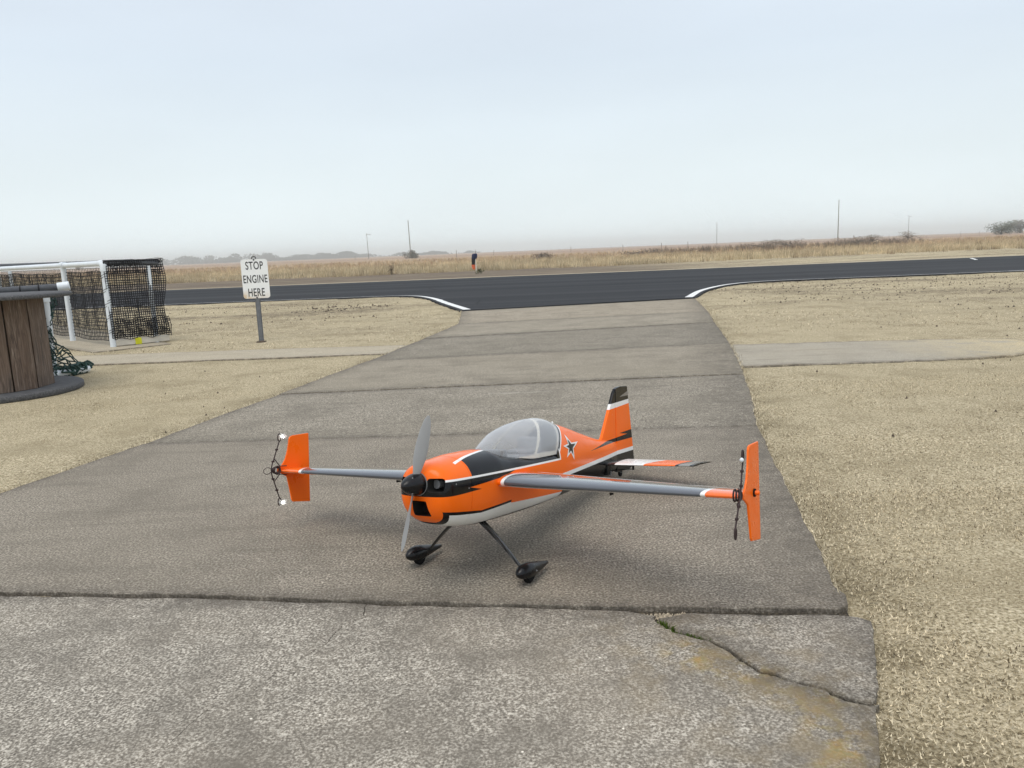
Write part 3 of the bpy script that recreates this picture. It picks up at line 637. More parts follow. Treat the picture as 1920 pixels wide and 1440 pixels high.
for txt, zc, wid in (('STOP', .405, .208), ('ENGINE', .240, .285), ('HERE', .075, .196)):
    cu_ = bpy.data.curves.new('text', 'FONT'); cu_.body = txt; cu_.align_x = 'CENTER'; cu_.align_y = 'CENTER'; cu_.extrude = .0; cu_.offset = .012; cu_.space_character = 1.08
    to = bpy.data.objects.new('text', cu_); COL.objects.link(to); bpy.context.view_layer.update(); dg = bpy.context.evaluated_depsgraph_get()
    me = bpy.data.meshes.new_from_object(to.evaluated_get(dg)); bpy.data.objects.remove(to)
    co = np.empty(len(me.vertices)*3); me.vertices.foreach_get('co', co); co = co.reshape(-1, 3); mn, mx = co.min(0), co.max(0)
    q = np.zeros_like(co); q[:, 0] = ((co[:, 0]-mn[0])/(mx[0]-mn[0])-.5)*wid; q[:, 2] = ((co[:, 1]-mn[1])/(mx[1]-mn[1])-.5)*.098+zc; q[:, 1] = -.0012
    me.vertices.foreach_set('co', q.ravel()); me.update(); me.materials.clear(); me.materials.append(M['sign_ink'])
    lo = bpy.data.objects.new('lettering', me); COL.objects.link(lo); lo.parent = plate
for zz in (.475, .010): MB().lathe([(.011, -.008), (.011, -.003), (.006, 0)], 6, 'Y', (0, -.001, zz)).build('bolt', 'bolt_steel', plate)
MB().tube([(-.025, .015, 1.035), (-.02, .015, 1.058), (0, .015, 1.066), (.02, .015, 1.058), (.022, .015, 1.035)], .007, 6).build('hook', 'bolt_steel', sign, True)
MB().lathe([(.07, -.01), (.06, .012), (.03, .02)], 9).build('foot', 'clod_soil', sign)

# ------------------------------------------------------------------ cable reel table
t = NT('reel_plank'); g1 = t.noise(5.5, 7, .68, vec=t.mapped((6, 6, .42)), dist=2.2); g2 = t.noise(5, 4, .6, vec=t.mapped((3, 3, .5)))
oi = t.n('ShaderNodeObjectInfo'); kn = t.voro(2.6, vec=t.mapped((1.3, 1.3, .8)))
c = t.ramp(g1, [(.34, (.022, .014, .010)), (.45, (.085, .054, .036)), (.56, (.19, .130, .092)), (.68, (.36, .285, .225))]); c = t.mix(t.rng(g2, .4, .65, 0, .6), c, (.115, .062, .032))
c = t.mix(t.rng(oi.outputs['Random'], 0, 1, 0, .35), c, (.14, .12, .105)); kk = t.rng(kn, .06, .11, 1, 0); c = t.mix(t.math('MULTIPLY', kk, .8), c, (.26, .105, .028))
M['reel_plank'] = t.set(c, .85, Normal=t.bump(g1, .5, .006))
t = NT('reel_flange'); g1 = t.noise(16, 5, .7, vec=t.mapped((1, 8, 4))); M['reel_flange'] = t.set(t.ramp(g1, [(.3, (.035, .035, .037)), (.5, (.080, .080, .083)), (.72, (.155, .152, .150))]), .85, Normal=t.bump(g1, .4, .005))
rx, ry = -4.30, 6.40; RC, RF = .42, .635; va = math.atan2(-ry, -rx)
reel = empty('cable_reel_table', (rx, ry, -.01)); tag(reel, 'weathered wooden cable reel used as a table, its planks upright', 'cable reel')
def flange(z0, z1, name):
    n = 64; MB().lathe([(RF-.008, z0), (RF, z0+.008), (RF, z1-.008), (RF-.008, z1)], n).build(name, 'reel_flange', reel, True, angle=50)
flange(.0, .05, 'base_flange'); flange(.785, .82, 'top_flange')
# plank joints as angles from the direction that faces the viewer's side (positive to the right)
bd = [-7, 15, 41.5, 76, 101, 126, 150, 173, 198, 222, 247, 270, 293, 316, 334, 353]
for i in range(len(bd)):
    a0, a1 = bd[i], bd[(i+1) % len(bd)]
    if a1 < a0: a1 += 360
    g = .9 if i not in (2,) else 1.3
    A0, A1 = va+math.radians(a0+g), va+math.radians(a1-g); tw = random.uniform(-.004, .004)
    p = [(math.cos(a)*r, math.sin(a)*r) for a, r in ((A0, RC+tw), (A1, RC-tw), (A1, RC-.03), (A0, RC-.03))]
    m = MB().prism([(x, y, .051) for x, y in p], (0, 0, 0), (0, 0, .733)); m.build('plank', 'reel_plank', reel, bevel=.004)
MB().lathe([(RC-.032, .051), (RC-.032, .77)], 24).build('core', 'clod_soil', reel)

# ------------------------------------------------------------------ net barriers
plain('pvc_white', (.72, .765, .80), .45, .06, 8); plain('foam_grey', (.075, .08, .09), .8, .2, 30); plain('net_black', (.008, .008, .011), .85); plain('net_green', (.012, .045, .038), .7, .3, 20)
plain('cream_board', (.66, .61, .52), .7, .15, 6); plain('tape_yellow', (.72, .70, .02), .5)
def net(name, f, nu, nv, r, mat, parent, sub=3, jit=.0, sides=4):
    m = MB()
    J = lambda: Vector((random.gauss(0, jit), random.gauss(0, jit), random.gauss(0, jit)))
    K = {(i, j): Vector(f(i/nu, j/nv))+J() for i in range(nu+1) for j in range(nv+1)}
    for i in range(nu+1): m.tube([K[i, j] for j in range(nv+1)], r, sides, False)
    for j in range(nv+1): m.tube([K[i, j] for i in range(nu+1)], r, sides, False)
    return m.build(name, mat, parent)
P2 = Vector((-5.03, 9.78, 0)); dd = Vector((-.72, .694, 0)).normalized(); ee = Vector((.70, .714, 0)).normalized()
bar = empty('net_barrier', (P2.x, P2.y, 0)); tag(bar, 'white pipe barrier with black netting left of the sign', 'net barrier')
HT = 1.045
def L(v, z=None): v = Vector(v)-Vector((P2.x, P2.y, 0)); return (v.x, v.y, v.z if z is None else z)
SPAN = 1.53; posts = [P2+dd*q for q in (0, 1.53, 6.6, 7.6)]; back = [P2+ee*.66+dd*q for q in (0, 6.4, 7.2, 7.6)]
for p in posts: MB().tube([L(p, -.02), L(p, HT-.03)], .036, 14).build('post', 'pvc_white', bar, True)
for p in back: MB().tube([L(p-ee*.12, -.02), L(p-ee*.12, HT-.05)], .030, 12).build('post', 'pvc_white', bar, True)
MB().tube([L(posts[0], HT), L(posts[3], HT-.01)], .034, 14).build('top_rail', 'pvc_white', bar, True)
MB().tube([L(back[0], HT), L(back[1], HT+.05), L(back[3], HT+.06)], .036, 12).build('top_rail', 'foam_grey', bar, True)
MB().tube([L(P2, HT+.005), L(P2+ee*.33, HT+.005), L(back[0], HT-.02)], .036, 14).build('side_rail', 'foam_grey', bar, True)
for p in posts[1:2]: MB().tube([L(p-dd*.07, HT), L(p+dd*.07, HT)], .043, 14).build('coupling', 'pvc_white', bar, True)
m = MB().tube([L(P2+dd*.09, HT), L(P2+dd*.02, HT), L(P2, HT-.02), L(P2, HT-.10)], .042, 14); m.build('elbow', 'pvc_white', bar, True)
def side_net(u, v):                                        # hangs from the side rail and bulges near the ground
    z = HT+.02-v*(HT-.09); b = math.exp(-((v-.82)/.16)**2)*.045+.012*math.sin(v*9+u*4)
    p = P2+ee*(-.01+.72*u+(.03*math.sin(v*7)-.02*v if u > .5 else 0)*u)-dd*(.03+b*(.4+u*.6)); q = L(p); return (q[0], q[1], z)
net('side_netting', side_net, 27, 32, .0050, 'net_black', bar, jit=.0012)
def side_net2(u, v):
    z = HT+.03-v*.17; p = P2+ee*(.72*u)+dd*(-.045+.09*v); q = L(p); return (q[0], q[1], z)
net('rail_wrap', side_net2, 26, 5, .0045, 'net_black', bar, jit=.004)
def side_fold(u, v):                                       # the bunched lower hem
    q = L(P2+ee*(.02+.70*u)-dd*(.04+.035*math.sin(v*3.1))); return (q[0], q[1], .33-.24*v+.012*math.sin(u*17))
net('net_hem', side_fold, 24, 9, .0042, 'net_black', bar, jit=.0025)
def front_net(u, v):
    q = L(P2+ee*.02+dd*(7.6*u)); return (q[0], q[1], .935-v*.88+.01*math.sin(u*40)+.012*math.sin(u*14)*(1-v))
net('front_netting', front_net, 150, 19, .0046, 'net_black', bar, jit=.002)
def back_net(u, v):
    q = L(back[0]+ee*.02+dd*(7.6*u)); return (q[0], q[1], .985-v*.93)
net('back_netting', back_net, 110, 15, .0032, 'net_black', bar, jit=.002)
m = MB()
for k in range(15):                                        # lacing cord round the corner post
    a = k*2.2; m.tube([L(P2+Vector((math.cos(a+j*.8)*.039, math.sin(a+j*.8)*.039, 0)), .08+k*.062+j*.012) for j in range(6)], .0032, 4, False)
m.build('lacing', 'net_black', bar)
board = [L(P2+ee*.03-dd*.03), L(P2+ee*.70-dd*.03), L(P2+ee*.70+dd*.04), L(P2+ee*.03+dd*.04)]
MB().prism([(q[0], q[1], .005) for q in board], (0, 0, 0), (0, 0, .075)).build('base_board', 'cream_board', bar, bevel=.006)
tp = [L(P2+ee*.26-dd*.0335), L(P2+ee*.34-dd*.0335), L(P2+ee*.34+dd*.0435), L(P2+ee*.26+dd*.0435)]
MB().prism([(q[0], q[1], .002) for q in tp], (0, 0, 0), (0, 0, .082)).build('yellow_tape', 'tape_yellow', bar)

foot = Vector(G(102, 706)); top = Vector(AT(83, 552, foot.y+.0)); bar2 = empty('green_net_barrier', (foot.x, foot.y, 0))
tag(bar2, 'pipe barrier with slumped dark green netting behind the cable reel', 'net barrier')
def L2(v): return tuple(Vector(v)-Vector((foot.x, foot.y, 0)))
r0, r1, r2 = AT(-70, 551, foot.y-.25), AT(108, 538.5, foot.y+.05), AT(130, 535.5, foot.y+.09)
zr = (r1[2]+top.z)/2
MB().tube([L2(r0), L2(r1)], .034, 14).build('top_rail', 'foam_grey', bar2, True)
MB().tube([L2(r1), L2(r2)], .041, 14).build('end_cap', 'pvc_white', bar2, True)
for q in (.12, .36, .60, .80): 
    c_ = Vector(r0).lerp(Vector(r1), q); d_ = (Vector(r1)-Vector(r0)).normalized()*.006
    MB().tube([L2(c_-d_), L2(c_+d_)], .037, 14).build('cable_tie', 'net_black', bar2, True)
MB().tube([L2((top.x, top.y, top.z-.04)), L2((foot.x, foot.y, .02))], .034, 14).build('upright', 'pvc_white', bar2, True)
MB().tube([L2((top.x, top.y, top.z-.07)), L2((top.x, top.y, top.z+.012))], .042, 14).build('tee', 'pvc_white', bar2, True)
b1 = Vector(G(60, 716)); b2_ = Vector(G(166, 697)); b1.z = b2_.z = .035
MB().tube([L2(b1), L2(b2_)], .036, 14).build('base_pipe', 'pvc_white', bar2, True)
ba = (b2_-b1).normalized()
def gnet(u, v):
    tpx = top.lerp(foot, v); w = .10+.03*math.sin(v*11)+.34*max(0, v-.60)/.40*max(0, v-.6)/.4+.05*max(0, v-.6)
    p = Vector((tpx.x, tpx.y, (top.z-.02)*(1-v)**.96+.03))+ba*(-.16+(w+.16)*u)+Vector((0, -.05-.04*math.sin(u*5+v*6), 0)); p.z += .02*math.sin(u*9+v*23)
    return L2(p)
net('netting', gnet, 11, 26, .0062, 'net_green', bar2, jit=.012)
def gnet2(u, v):
    p = b1.lerp(b2_, .30+.70*u); a = v*4.6-1.2; rr = .046+.012*math.sin(u*31+v*4); return L2(p+Vector((0, -math.cos(a)*rr, math.sin(a)*rr+.006)))
net('net_bundle', gnet2, 16, 7, .008, 'net_green', bar2, jit=.010)
def gnet3(u, v):
    p = b1.lerp(b2_, .62+.42*u); a = v*4.4; rr = .05+.02*math.sin(u*20+v*7); return L2(p+Vector((.01, -math.cos(a)*rr-.02, abs(math.sin(a))*rr*.9)))
net('net_bundle', gnet3, 8, 7, .009, 'net_green', bar2, jit=.014)

# ------------------------------------------------------------------ model aeroplane
YAW, PITCH, ROLL = 32.4688, 8.58, 4.466; PO = Vector((-.2794, 2.1509, .3492))
a = math.radians(YAW); fwd = Vector((-math.sin(a), -math.cos(a), 0)); lft = Vector((math.cos(a), -math.sin(a), 0)); upv = Vector((0, 0, 1))
p_ = math.radians(PITCH); f2_ = fwd*math.cos(p_)+upv*math.sin(p_); u2_ = upv*math.cos(p_)-fwd*math.sin(p_)
r_ = math.radians(ROLL); l3 = lft*math.cos(r_)+u2_*math.sin(r_); u3 = u2_*math.cos(r_)-lft*math.sin(r_)
RM = Matrix((f2_, l3, u3)).transposed()                   # columns: nose, left wing, up
base = PO+RM@Vector((-.25, 0, -.31)); base.z = 0.0
plane = empty('model_airplane', base); plane.rotation_euler = RM.to_euler()
tag(plane, 'orange, black and white model aerobatic aeroplane with clear bubble canopy on the taxiway', 'model airplane')
OFF = RM.transposed()@(PO-base)                            # aeroplane datum (spinner) seen from the base
def zground(X, Y): return -(PO.z+RM[2][0]*X+RM[2][1]*Y)/RM[2][2]
def part(mb, name, mat, parent=plane, **k):
    o = mb.build(name, mat, parent, **k)
    if parent is plane: o.location = OFF
    return o
ORANGE = (.96, .150, .003); BLACK = (.004, .004, .005); WHITE = (.82, .82, .80); GREY = (.23, .22, .20)
def film(t, col, rough=.15):
    wr = t.bump(t.noise(26, 2, .5), .035, .01)
    rough = t.rng(t.noise(12, 5, .7), .35, .70, rough*.7, rough*1.9)
    return t.set(col, rough, Normal=wr, Coat_Weight=.0, Coat_Roughness=.05, Specular_IOR_Level=.30)
t = NT('fuselage_film'); X_, Y_, Z_ = t.xyz(); AY = t.math('ABSOLUTE', Y_); col = ORANGE
def lay(c, *polys, uv=None, also=None):
    global col
    u, v = uv or (X_, Z_); mk = None
    for q in polys:
        k = t.poly(u, v, list(q)); mk = k if mk is None else t.math('MAXIMUM', mk, k)
    if also is not None: mk = t.math('MULTIPLY', mk, also)
    col = t.mix(mk, col, c)
lay(BLACK, [(-.128, .005), (-.684, .004), (-.684, .16), (-.128, .16)], [(-.684, .03), (-.80, .145), (-.684, .145)])
lay(WHITE, [(-.684, .004), (-.692, .004), (-.692, .045), (-.684, .04)], [(-.684, .03), (-.692, .03), (-.812, .148), (-.802, .148)])
dk_ = t.math('GREATER_THAN', Z_, .044)
lay(WHITE, [(-.09, -.064), (-.09, .064), (-.31, .030), (-.31, -.030)], uv=(X_, Y_), also=dk_)
lay(ORANGE, [(-.06, -.060), (-.06, .060), (-.30, .0215), (-.30, -.0215)], uv=(X_, Y_), also=dk_)
lay(BLACK, [(.06, .005), (.06, -.037), (-.036, -.037), (-.114, -.0343), (-.114, .005)], [(-.10, -.0348), (-.172, -.032), (-.10, -.018)], [(-.11, .005), (-.11, -.021), (-.297, -.009), (-.37, .005)])
lay(WHITE, [(.06, .0045), (.06, .0105), (-.69, .0095), (-.69, .0035)])
lay(BLACK, [(-.02, -.082), (-.09, -.089), (-.09, -.17), (-.070, -.17)], [(-.09, -.089), (-.177, -.098), (-.177, -.16), (-.09, -.16)], [(-.177, -.098), (-.341, -.089), (-.341, -.16), (-.177, -.16)], [(-.341, -.105), (-.78, -.12), (-.78, -.17), (-.341, -.17)])
lay(WHITE, [(-.04, -.0935), (-.09, -.0985), (-.09, -.17), (-.085, -.17)], [(-.09, -.0985), (-.177, -.1055), (-.177, -.1425), (-.09, -.1425)], [(-.088, -.14), (-.128, -.14), (-.120, -.17), (-.088, -.17)], [(-.177, -.1055), (-.341, -.0965), (-.352, -.139), (-.177, -.1425)], [(-.335, -.099), (-.742, -.116), (-.76, -.133), (-.335, -.1395)])
lay(BLACK, [(-.72, -.056), (-1.6, -.036), (-1.6, -.2), (-.72, -.2)])
lay(WHITE, [(-.700, -.0465), (-1.6, -.0185), (-1.6, -.036), (-.725, -.060)])
lay(BLACK, [(-.951, .004), (-1.239, .024), (-1.6, .052), (-1.6, .0215)], [(-1.388, .049), (-1.6, .063), (-1.6, .04), (-1.466, .041)])
lay(BLACK, [(-1.28, .1775), (-1.6, .2055), (-1.6, .4), (-1.28, .4)])
lay(WHITE, [(-1.28, .1775), (-1.6, .2055), (-1.6, .1875), (-1.28, .155)])
lay(GREY, [(-1.391, .206), (-1.52, .240), (-1.52, .214), (-1.47, .2115)])
M['fuselage_film'] = film(t, col)
t = NT('wing_film'); X_, Y_, Z_ = t.xyz(); AY = t.math('ABSOLUTE', Y_); col = (.085, .094, .112); uvw = (X_, AY)
lay(ORANGE, [(-.395, .10), (-.43, .47), (-.445, .30), (-.60, .30), (-.60, .10)], [(-.41, .26), (-.432, .48), (-.60, .48), (-.60, .26)], uv=uvw)
lay(WHITE, [(-.15, .725), (-.60, .84), (-.60, .95), (-.15, .95)], [(-.15, .128), (-.6, .128), (-.6, 0), (-.15, 0)], uv=uvw)
lay(ORANGE, [(-.15, .738), (-.60, .853), (-.60, .95), (-.15, .95)], [(-.15, .116), (-.6, .116), (-.6, 0), (-.15, 0)], uv=uvw)
und = t.math('LESS_THAN', Z_, -.0335)
lay(WHITE, [(-.15, 0), (-.7, 0), (-.7, .74), (-.15, .70)], uv=uvw, also=und)
M['wing_film'] = film(t, col, .12); t.p.inputs['Coat Weight'].default_value = 1.0; t.p.inputs['Specular IOR Level'].default_value = .5
t = NT('aileron_film'); X_, Y_, Z_ = t.xyz(); AY = t.math('ABSOLUTE', Y_); col = WHITE; uvw = (X_, AY)
lay(ORANGE, [(-.15, .80), (-.60, .83), (-.60, .95), (-.15, .95)], uv=uvw); lay(BLACK, [(-.30, .62), (-.60, .70), (-.60, .74), (-.3, .66)], uv=uvw)
M['aileron_film'] = film(t, col, .2)
t = NT('stab_film'); X_, Y_, Z_ = t.xyz(); AY = t.math('ABSOLUTE', Y_); col = BLACK; uvw = (X_, AY)
lay(WHITE, [(-1.1, .09), (-1.5, .02), (-1.5, .225), (-1.1, .185)], uv=uvw); lay(ORANGE, [(-1.1, .185), (-1.5, .225), (-1.5, .335), (-1.1, .315)], uv=uvw); lay(GREY, [(-1.1, .33), (-1.5, .345), (-1.5, .378), (-1.1, .378)], uv=uvw)
und = t.math('LESS_THAN', Z_, -.0675); lay(BLACK, [(-1.1, 0), (-1.5, 0), (-1.5, .17), (-1.1, .17)], uv=uvw, also=und)
M['stab_film'] = film(t, col, .2)
t = NT('orange_film'); M['orange_film'] = film(t, ORANGE, .28); t = NT('white_film'); M['white_film'] = film(t, WHITE, .3); t = NT('black_film'); M['black_film'] = film(t, BLACK, .3)
plain('black_gloss', (.005, .005, .006), .28, .1, 20, Specular_IOR_Level=.35); plain('rubber', (.008, .008, .008), .8, Specular_IOR_Level=.2); plain('intake_dark', (.010, .009, .008), .8); plain('motor_grey', (.22, .22, .22), .4, .1, 20)
t = NT('lamp_lit'); t.set((1, 1, 1), .3, Emission_Color=(1, .98, .94), Emission_Strength=12.0); M['lamp_lit'] = t.m
plain('prop_grey', (.33, .335, .34), .42, .06, 12); plain('cream_frame', (.86, .78, .62), .5, .06, 10); plain('cockpit_grey', (.27, .27, .27), .6, .1, 10); plain('cord_dark', (.030, .014, .014), .7)
t = NT('carbon'); ww = t.n('ShaderNodeTexWave', wave_type='BANDS', bands_direction='DIAGONAL'); ww.inputs['Scale'].default_value = 60; t.l(t.obj, ww.inputs[0]); M['carbon'] = t.set(t.mix(ww.outputs[0], (.008, .008, .008), (.045, .045, .045)), .25)
t = NT('canopy_plastic'); t.set((.66, .68, .71), .06, Specular_IOR_Level=.6)
tr = t.n('ShaderNodeBsdfTransparent'); tr.inputs[0].default_value = (.93, .94, .95, 1); ms = t.n('ShaderNodeMixShader'); lw = t.n('ShaderNodeLayerWeight'); lw.inputs[0].default_value = .35
t.l(t.rng(lw.outputs['Facing'], 0, 1, .20, .86), ms.inputs[0]); t.l(tr.outputs[0], ms.inputs[1]); t.l(t.p.outputs[0], ms.inputs[2]); t.l(ms.outputs[0], t.out.inputs[0]); M['canopy_plastic'] = t.m

def pch(xs, ys):                                           # monotone cubic interpolation
    xs, ys = np.array(xs, float), np.array(ys, float); h = np.diff(xs); d = np.diff(ys)/h; m_ = np.zeros(len(xs)); m_[0], m_[-1] = d[0], d[-1]
    for i in range(1, len(xs)-1):
        if d[i-1]*d[i] > 0: w1, w2 = 2*h[i]+h[i-1], h[i]+2*h[i-1]; m_[i] = (w1+w2)/(w1/d[i-1]+w2/d[i])
    def f(x):
        x = min(max(x, xs[0]), xs[-1]); i = min(int(np.searchsorted(xs, x, 'right')-1), len(h)-1); t_ = (x-xs[i])/h[i]
        return float((2*t_**3-3*t_**2+1)*ys[i]+(t_**3-2*t_**2+t_)*h[i]*m_[i]+(-2*t_**3+3*t_**2)*ys[i+1]+(t_**3-t_**2)*h[i]*m_[i+1])
    return f
HW = pch([-.004, 0, .004, .012, .03, .06, .12, .28, .5, .69, .85, 1.0, 1.2, 1.352], [.030, .048, .062, .077, .0895, .096, .100, .104, .100, .092, .076, .058, .032, .009])
TOPF = pch([-.004, 0, .004, .012, .03, .09, .17, .285, .32, .36, .43, .52, .688], [.022, .033, .041, .049, .056, .063, .071, .0735, .063, .050, .037, .030, .030])
TOPR = pch([.66, .69, .78, .88, 1.0, 1.2, 1.352], [.130, .127, .116, .100, .076, .034, .019])
BOT = pch([-.004, 0, .004, .012, .03, .08, .15, .25, .45, .75, 1.0, 1.2, 1.352], [-.040, -.058, -.075, -.092, -.112, -.134, -.146, -.154, -.154, -.143, -.131, -.122, -.110])
NUF = pch([0, .12, .30, .36, .43, .688], [2.3, 2.4, 2.5, 3.0, 4.5, 5.0]); ZC = -.024
def ring(s, rear=False, n=64, shrink=1.0):
    hw, tp_, bt = HW(s), (TOPR(s) if rear else TOPF(s)), BOT(s); nu = 2.0 if rear else NUF(s); nl = 3.0 if s > .06 else 2.4+.6*max(0, s)/.06
    fade = min(1, max(0, (1.0-s)/.31)) if rear else 0; out = []
    for k in range(n):
        a = 2*math.pi*k/n; c_, s_ = math.cos(a), math.sin(a); q = nu if s_ >= 0 else nl; qq = (nl if s_ < 0 else (nu if abs(s_) > .5 else nu+(nl-nu)*(1-abs(s_)*2)*.4))
        yy = hw*math.copysign(abs(c_)**(2/qq), c_); zz = ZC+((tp_-ZC) if s_ >= 0 else (ZC-bt))*math.copysign(abs(s_)**(2/qq), s_)
        out.append((-s-fade*max(0, zz-.03), yy*shrink, zz))
    return out
# fuselage
st = list(np.linspace(.1235, .662, 44))+[.6665]
rings = [ring(s) for s in st]+[ring(s, True) for s in [.667, .680, .690]+list(np.linspace(.70, 1.352, 40))]
fus = part(MB().loft(rings), 'fuselage', 'fuselage_film', smooth=True, angle=35)
# cowling with cut openings
cs = [-.004, 0, .002, .004, .007, .012, .018, .024, .03, .04, .05, .06, .075, .09, .105, .1215]
cowl = part(MB().loft([ring(s) for s in cs]), 'cowling', 'fuselage_film', smooth=True, angle=50)
def cutter(c, size, bev):
    o = MB().box(c, size).build('cutter', 'intake_dark', bevel=bev, seg=4); return o
cut = [cutter((.01, .0555, -.004), (.13, .049, .040), .013), cutter((.01, -.0555, -.004), (.13, .049, .040), .013)]
ck = MB().add([(x, y, z) for x in (.08, -.055) for (y, z) in ((-.026, -.050), (.024, -.050), (.031, -.096), (-.019-.012, -.096))], [(0, 1, 2, 3), (4, 7, 6, 5), (0, 4, 5, 1), (1, 5, 6, 2), (2, 6, 7, 3), (3, 7, 4, 0)])
cut.append(ck.build('cutter', 'intake_dark', bevel=.004, seg=2))
for c_ in cut:
    md = cowl.modifiers.new('cut', 'BOOLEAN'); md.operation = 'DIFFERENCE'; md.solver = 'EXACT'; md.object = c_
for c_ in cut: c_.location = OFF; c_.parent = plane
bpy.context.view_layer.update(); dg = bpy.context.evaluated_depsgraph_get(); nm = bpy.data.meshes.new_from_object(cowl.evaluated_get(dg)); cowl.modifiers.clear(); cowl.data = nm
for c_ in cut: bpy.data.objects.remove(c_)
nm.materials.clear(); nm.materials.append(M['fuselage_film']); nm.materials.append(M['intake_dark'])
for pg in nm.polygons:
    c_ = pg.center; s = min(.1215, max(-.004, -c_.x)); h = (TOPF(s)-ZC) if c_.z > ZC else (ZC-BOT(s)); q = (abs(c_.y)/HW(s))**2.5+(abs(c_.z-ZC)/h)**2.5
    inh = (.031 < abs(c_.y) < .081 and -.0245 < c_.z < .0165) or (abs(c_.y) < .032 and -.097 < c_.z < -.049)
    pg.material_index = 1 if (inh and q < .93 and -.118 < c_.x < -.006) else 0
nm.polygons.foreach_set('use_smooth', [True]*len(nm.polygons)); nm.set_sharp_from_angle(angle=math.radians(38))
for s_ in (-1, 1): part(MB().lathe([(.013, -.052), (.013, -.030), (.010, -.029)], 18, 'X', (0, s_*.040, -.004)), 'motor_can', 'motor_grey', smooth=True)
for (x, z) in ((-.052, -.004), (-.108, -.022)):
    for s_ in (-1, 1): MB().lathe([(.0022, 0), (.0018, s_*.0016)], 8, 'Y', (x, s_*HW(-x)*.995, z)).build('screw', 'motor_grey', cowl)
# spinner and propeller
part(MB().lathe([(.0335, -.0005), (.0345, .003)], 32, 'X', (.0035, 0, 0)), 'spinner_backplate', 'motor_grey', smooth=True)
spn = part(MB().lathe([(.0325, .007), (.0325, .014), (.0315, .024), (.0285, .037), (.0235, .050), (.0165, .062), (.0085, .071), (.002, .0745), (.0003, .075)], 36, 'X'), 'spinner', 'black_gloss', smooth=True, angle=60)
for k in range(3): a = 1.0+k*2.09; MB().lathe([(.0025, .0), (.002, .002)], 8, 'X', (.045, math.cos(a)*.0255, math.sin(a)*.0255)).build('screw', 'motor_grey', spn)
th = math.atan2(.0525, .198)
def blade(sg):
    rings = []; ax = Vector((0, math.sin(th), math.cos(th)))*sg; tg = Vector((0, -math.cos(th), math.sin(th)))*sg
    for u in np.linspace(0, 1, 22):
        r = .018+u*.187; ch = float(np.interp(u, [0, .1, .3, .5, .75, .93, 1], [.018, .024, .036, .038, .031, .020, .006])); be = math.radians(float(np.interp(u, [0, .2, .5, 1], [62, 50, 36, 22]))); thk = float(np.interp(u, [0, .2, 1], [.0070, .0045, .0014]))
        cd = tg*math.cos(be)+Vector((1, 0, 0))*math.sin(be); nd = cd.cross(ax); c0 = ax*r+Vector((.020, 0, 0))+cd*(-.004*u*u)
        rings.append([tuple(c0+cd*ch*.5*math.cos(q)+nd*thk*.5*math.sin(q)) for q in np.linspace(0, 6.283, 14, endpoint=False)])
    return MB().loft(rings)
for sg in (1, -1): part(blade(sg), 'propeller_blade', 'prop_grey', smooth=True, angle=60)
# canopy
CT = pch([.292, .31, .34, .38, .42, .47, .53, .57, .61, .64, .667], [.074, .082, .0955, .114, .130, .1445, .1535, .155, .150, .142, .1325])
CW = pch([.292, .303, .32, .35, .39, .43, .48, .55, .62, .69], [.003, .016, .029, .047, .066, .080, .090, .0935, .0915, .0865]); CB = pch([.292, .31, .35, .43, .52, .69], [.068, .060, .046, .034, .026, .026])
def cpt(s, v, off=0.0):                                    # v: 0..1 over the arch
    a = math.pi*v; c_, s_ = math.cos(a), math.sin(a); n_ = 1.80; w, tp_, b_ = CW(s)-off, CT(s)-off, CB(s)
    y = w*math.copysign(abs(c_)**(2/n_), c_); z = b_+(tp_-b_)*abs(s_)**(2/n_); fd = min(1, max(0, (s-.40)/.267))
    return (-s-fd*max(0, z-.03), y, z)
cn_ = [[cpt(s, v) for v in np.linspace(0, 1, 41)] for s in list(np.linspace(.292, .33, 9))+list(np.linspace(.34, .6655, 36))]
can = part(MB().loft(cn_, closed=False), 'canopy', 'canopy_plastic', smooth=True, angle=80)
fr_ = MB()                                                 # cream arch, sill and rear hoop lining the canopy
def strip(fa, fb, n=30):
    A = [fa(k/n) for k in range(n+1)]; B = [fb(k/n) for k in range(n+1)]; b = len(fr_.v); fr_.v += A+B; fr_.f += [(b+i, b+i+1, b+n+2+i, b+n+1+i) for i in range(n)]
arch = lambda v: .497+.055*math.sin(math.pi*v)
strip(lambda v: cpt(arch(v), v, .003), lambda v: cpt(arch(v)+.014, v, .003))
strip(lambda v: cpt(.652, v, .003), lambda v: cpt(.664, v, .003))
for e0, e1 in ((.0, .045), (1.0, .955)): strip(lambda u: cpt(.43+.232*u, e0, .003), lambda u: cpt(.43+.232*u, e0+(e1-e0)*(.35+.65*min(1, u*3)), .003))
for e0, e1 in ((.40, .60),): strip(lambda u: cpt(.552+.11*u, e0, .003), lambda u: cpt(.552+.11*u, e1, .003))
fo = fr_.build('canopy_frame', 'cream_frame', can, True, angle=70)
MB().box((-.50, 0, .0335), (.33, .150, .004)).build('cockpit_floor', 'cockpit_grey', fus)
MB().box((-.625, 0, .062), (.03, .085, .055)).box((-.585, 0, .042), (.09, .09, .014)).build('seat', 'cockpit_grey', fus, bevel=.008)
MB().box((-.375, 0, .052), (.035, .11, .028)).build('instrument_panel', 'cockpit_grey', fus, bevel=.006)
part(MB().lathe([(.004, .0), (.0035, .008), (.001, .012)], 8, 'Z', (-.775, .012, .124)), 'canopy_latch', 'white_film', smooth=True)
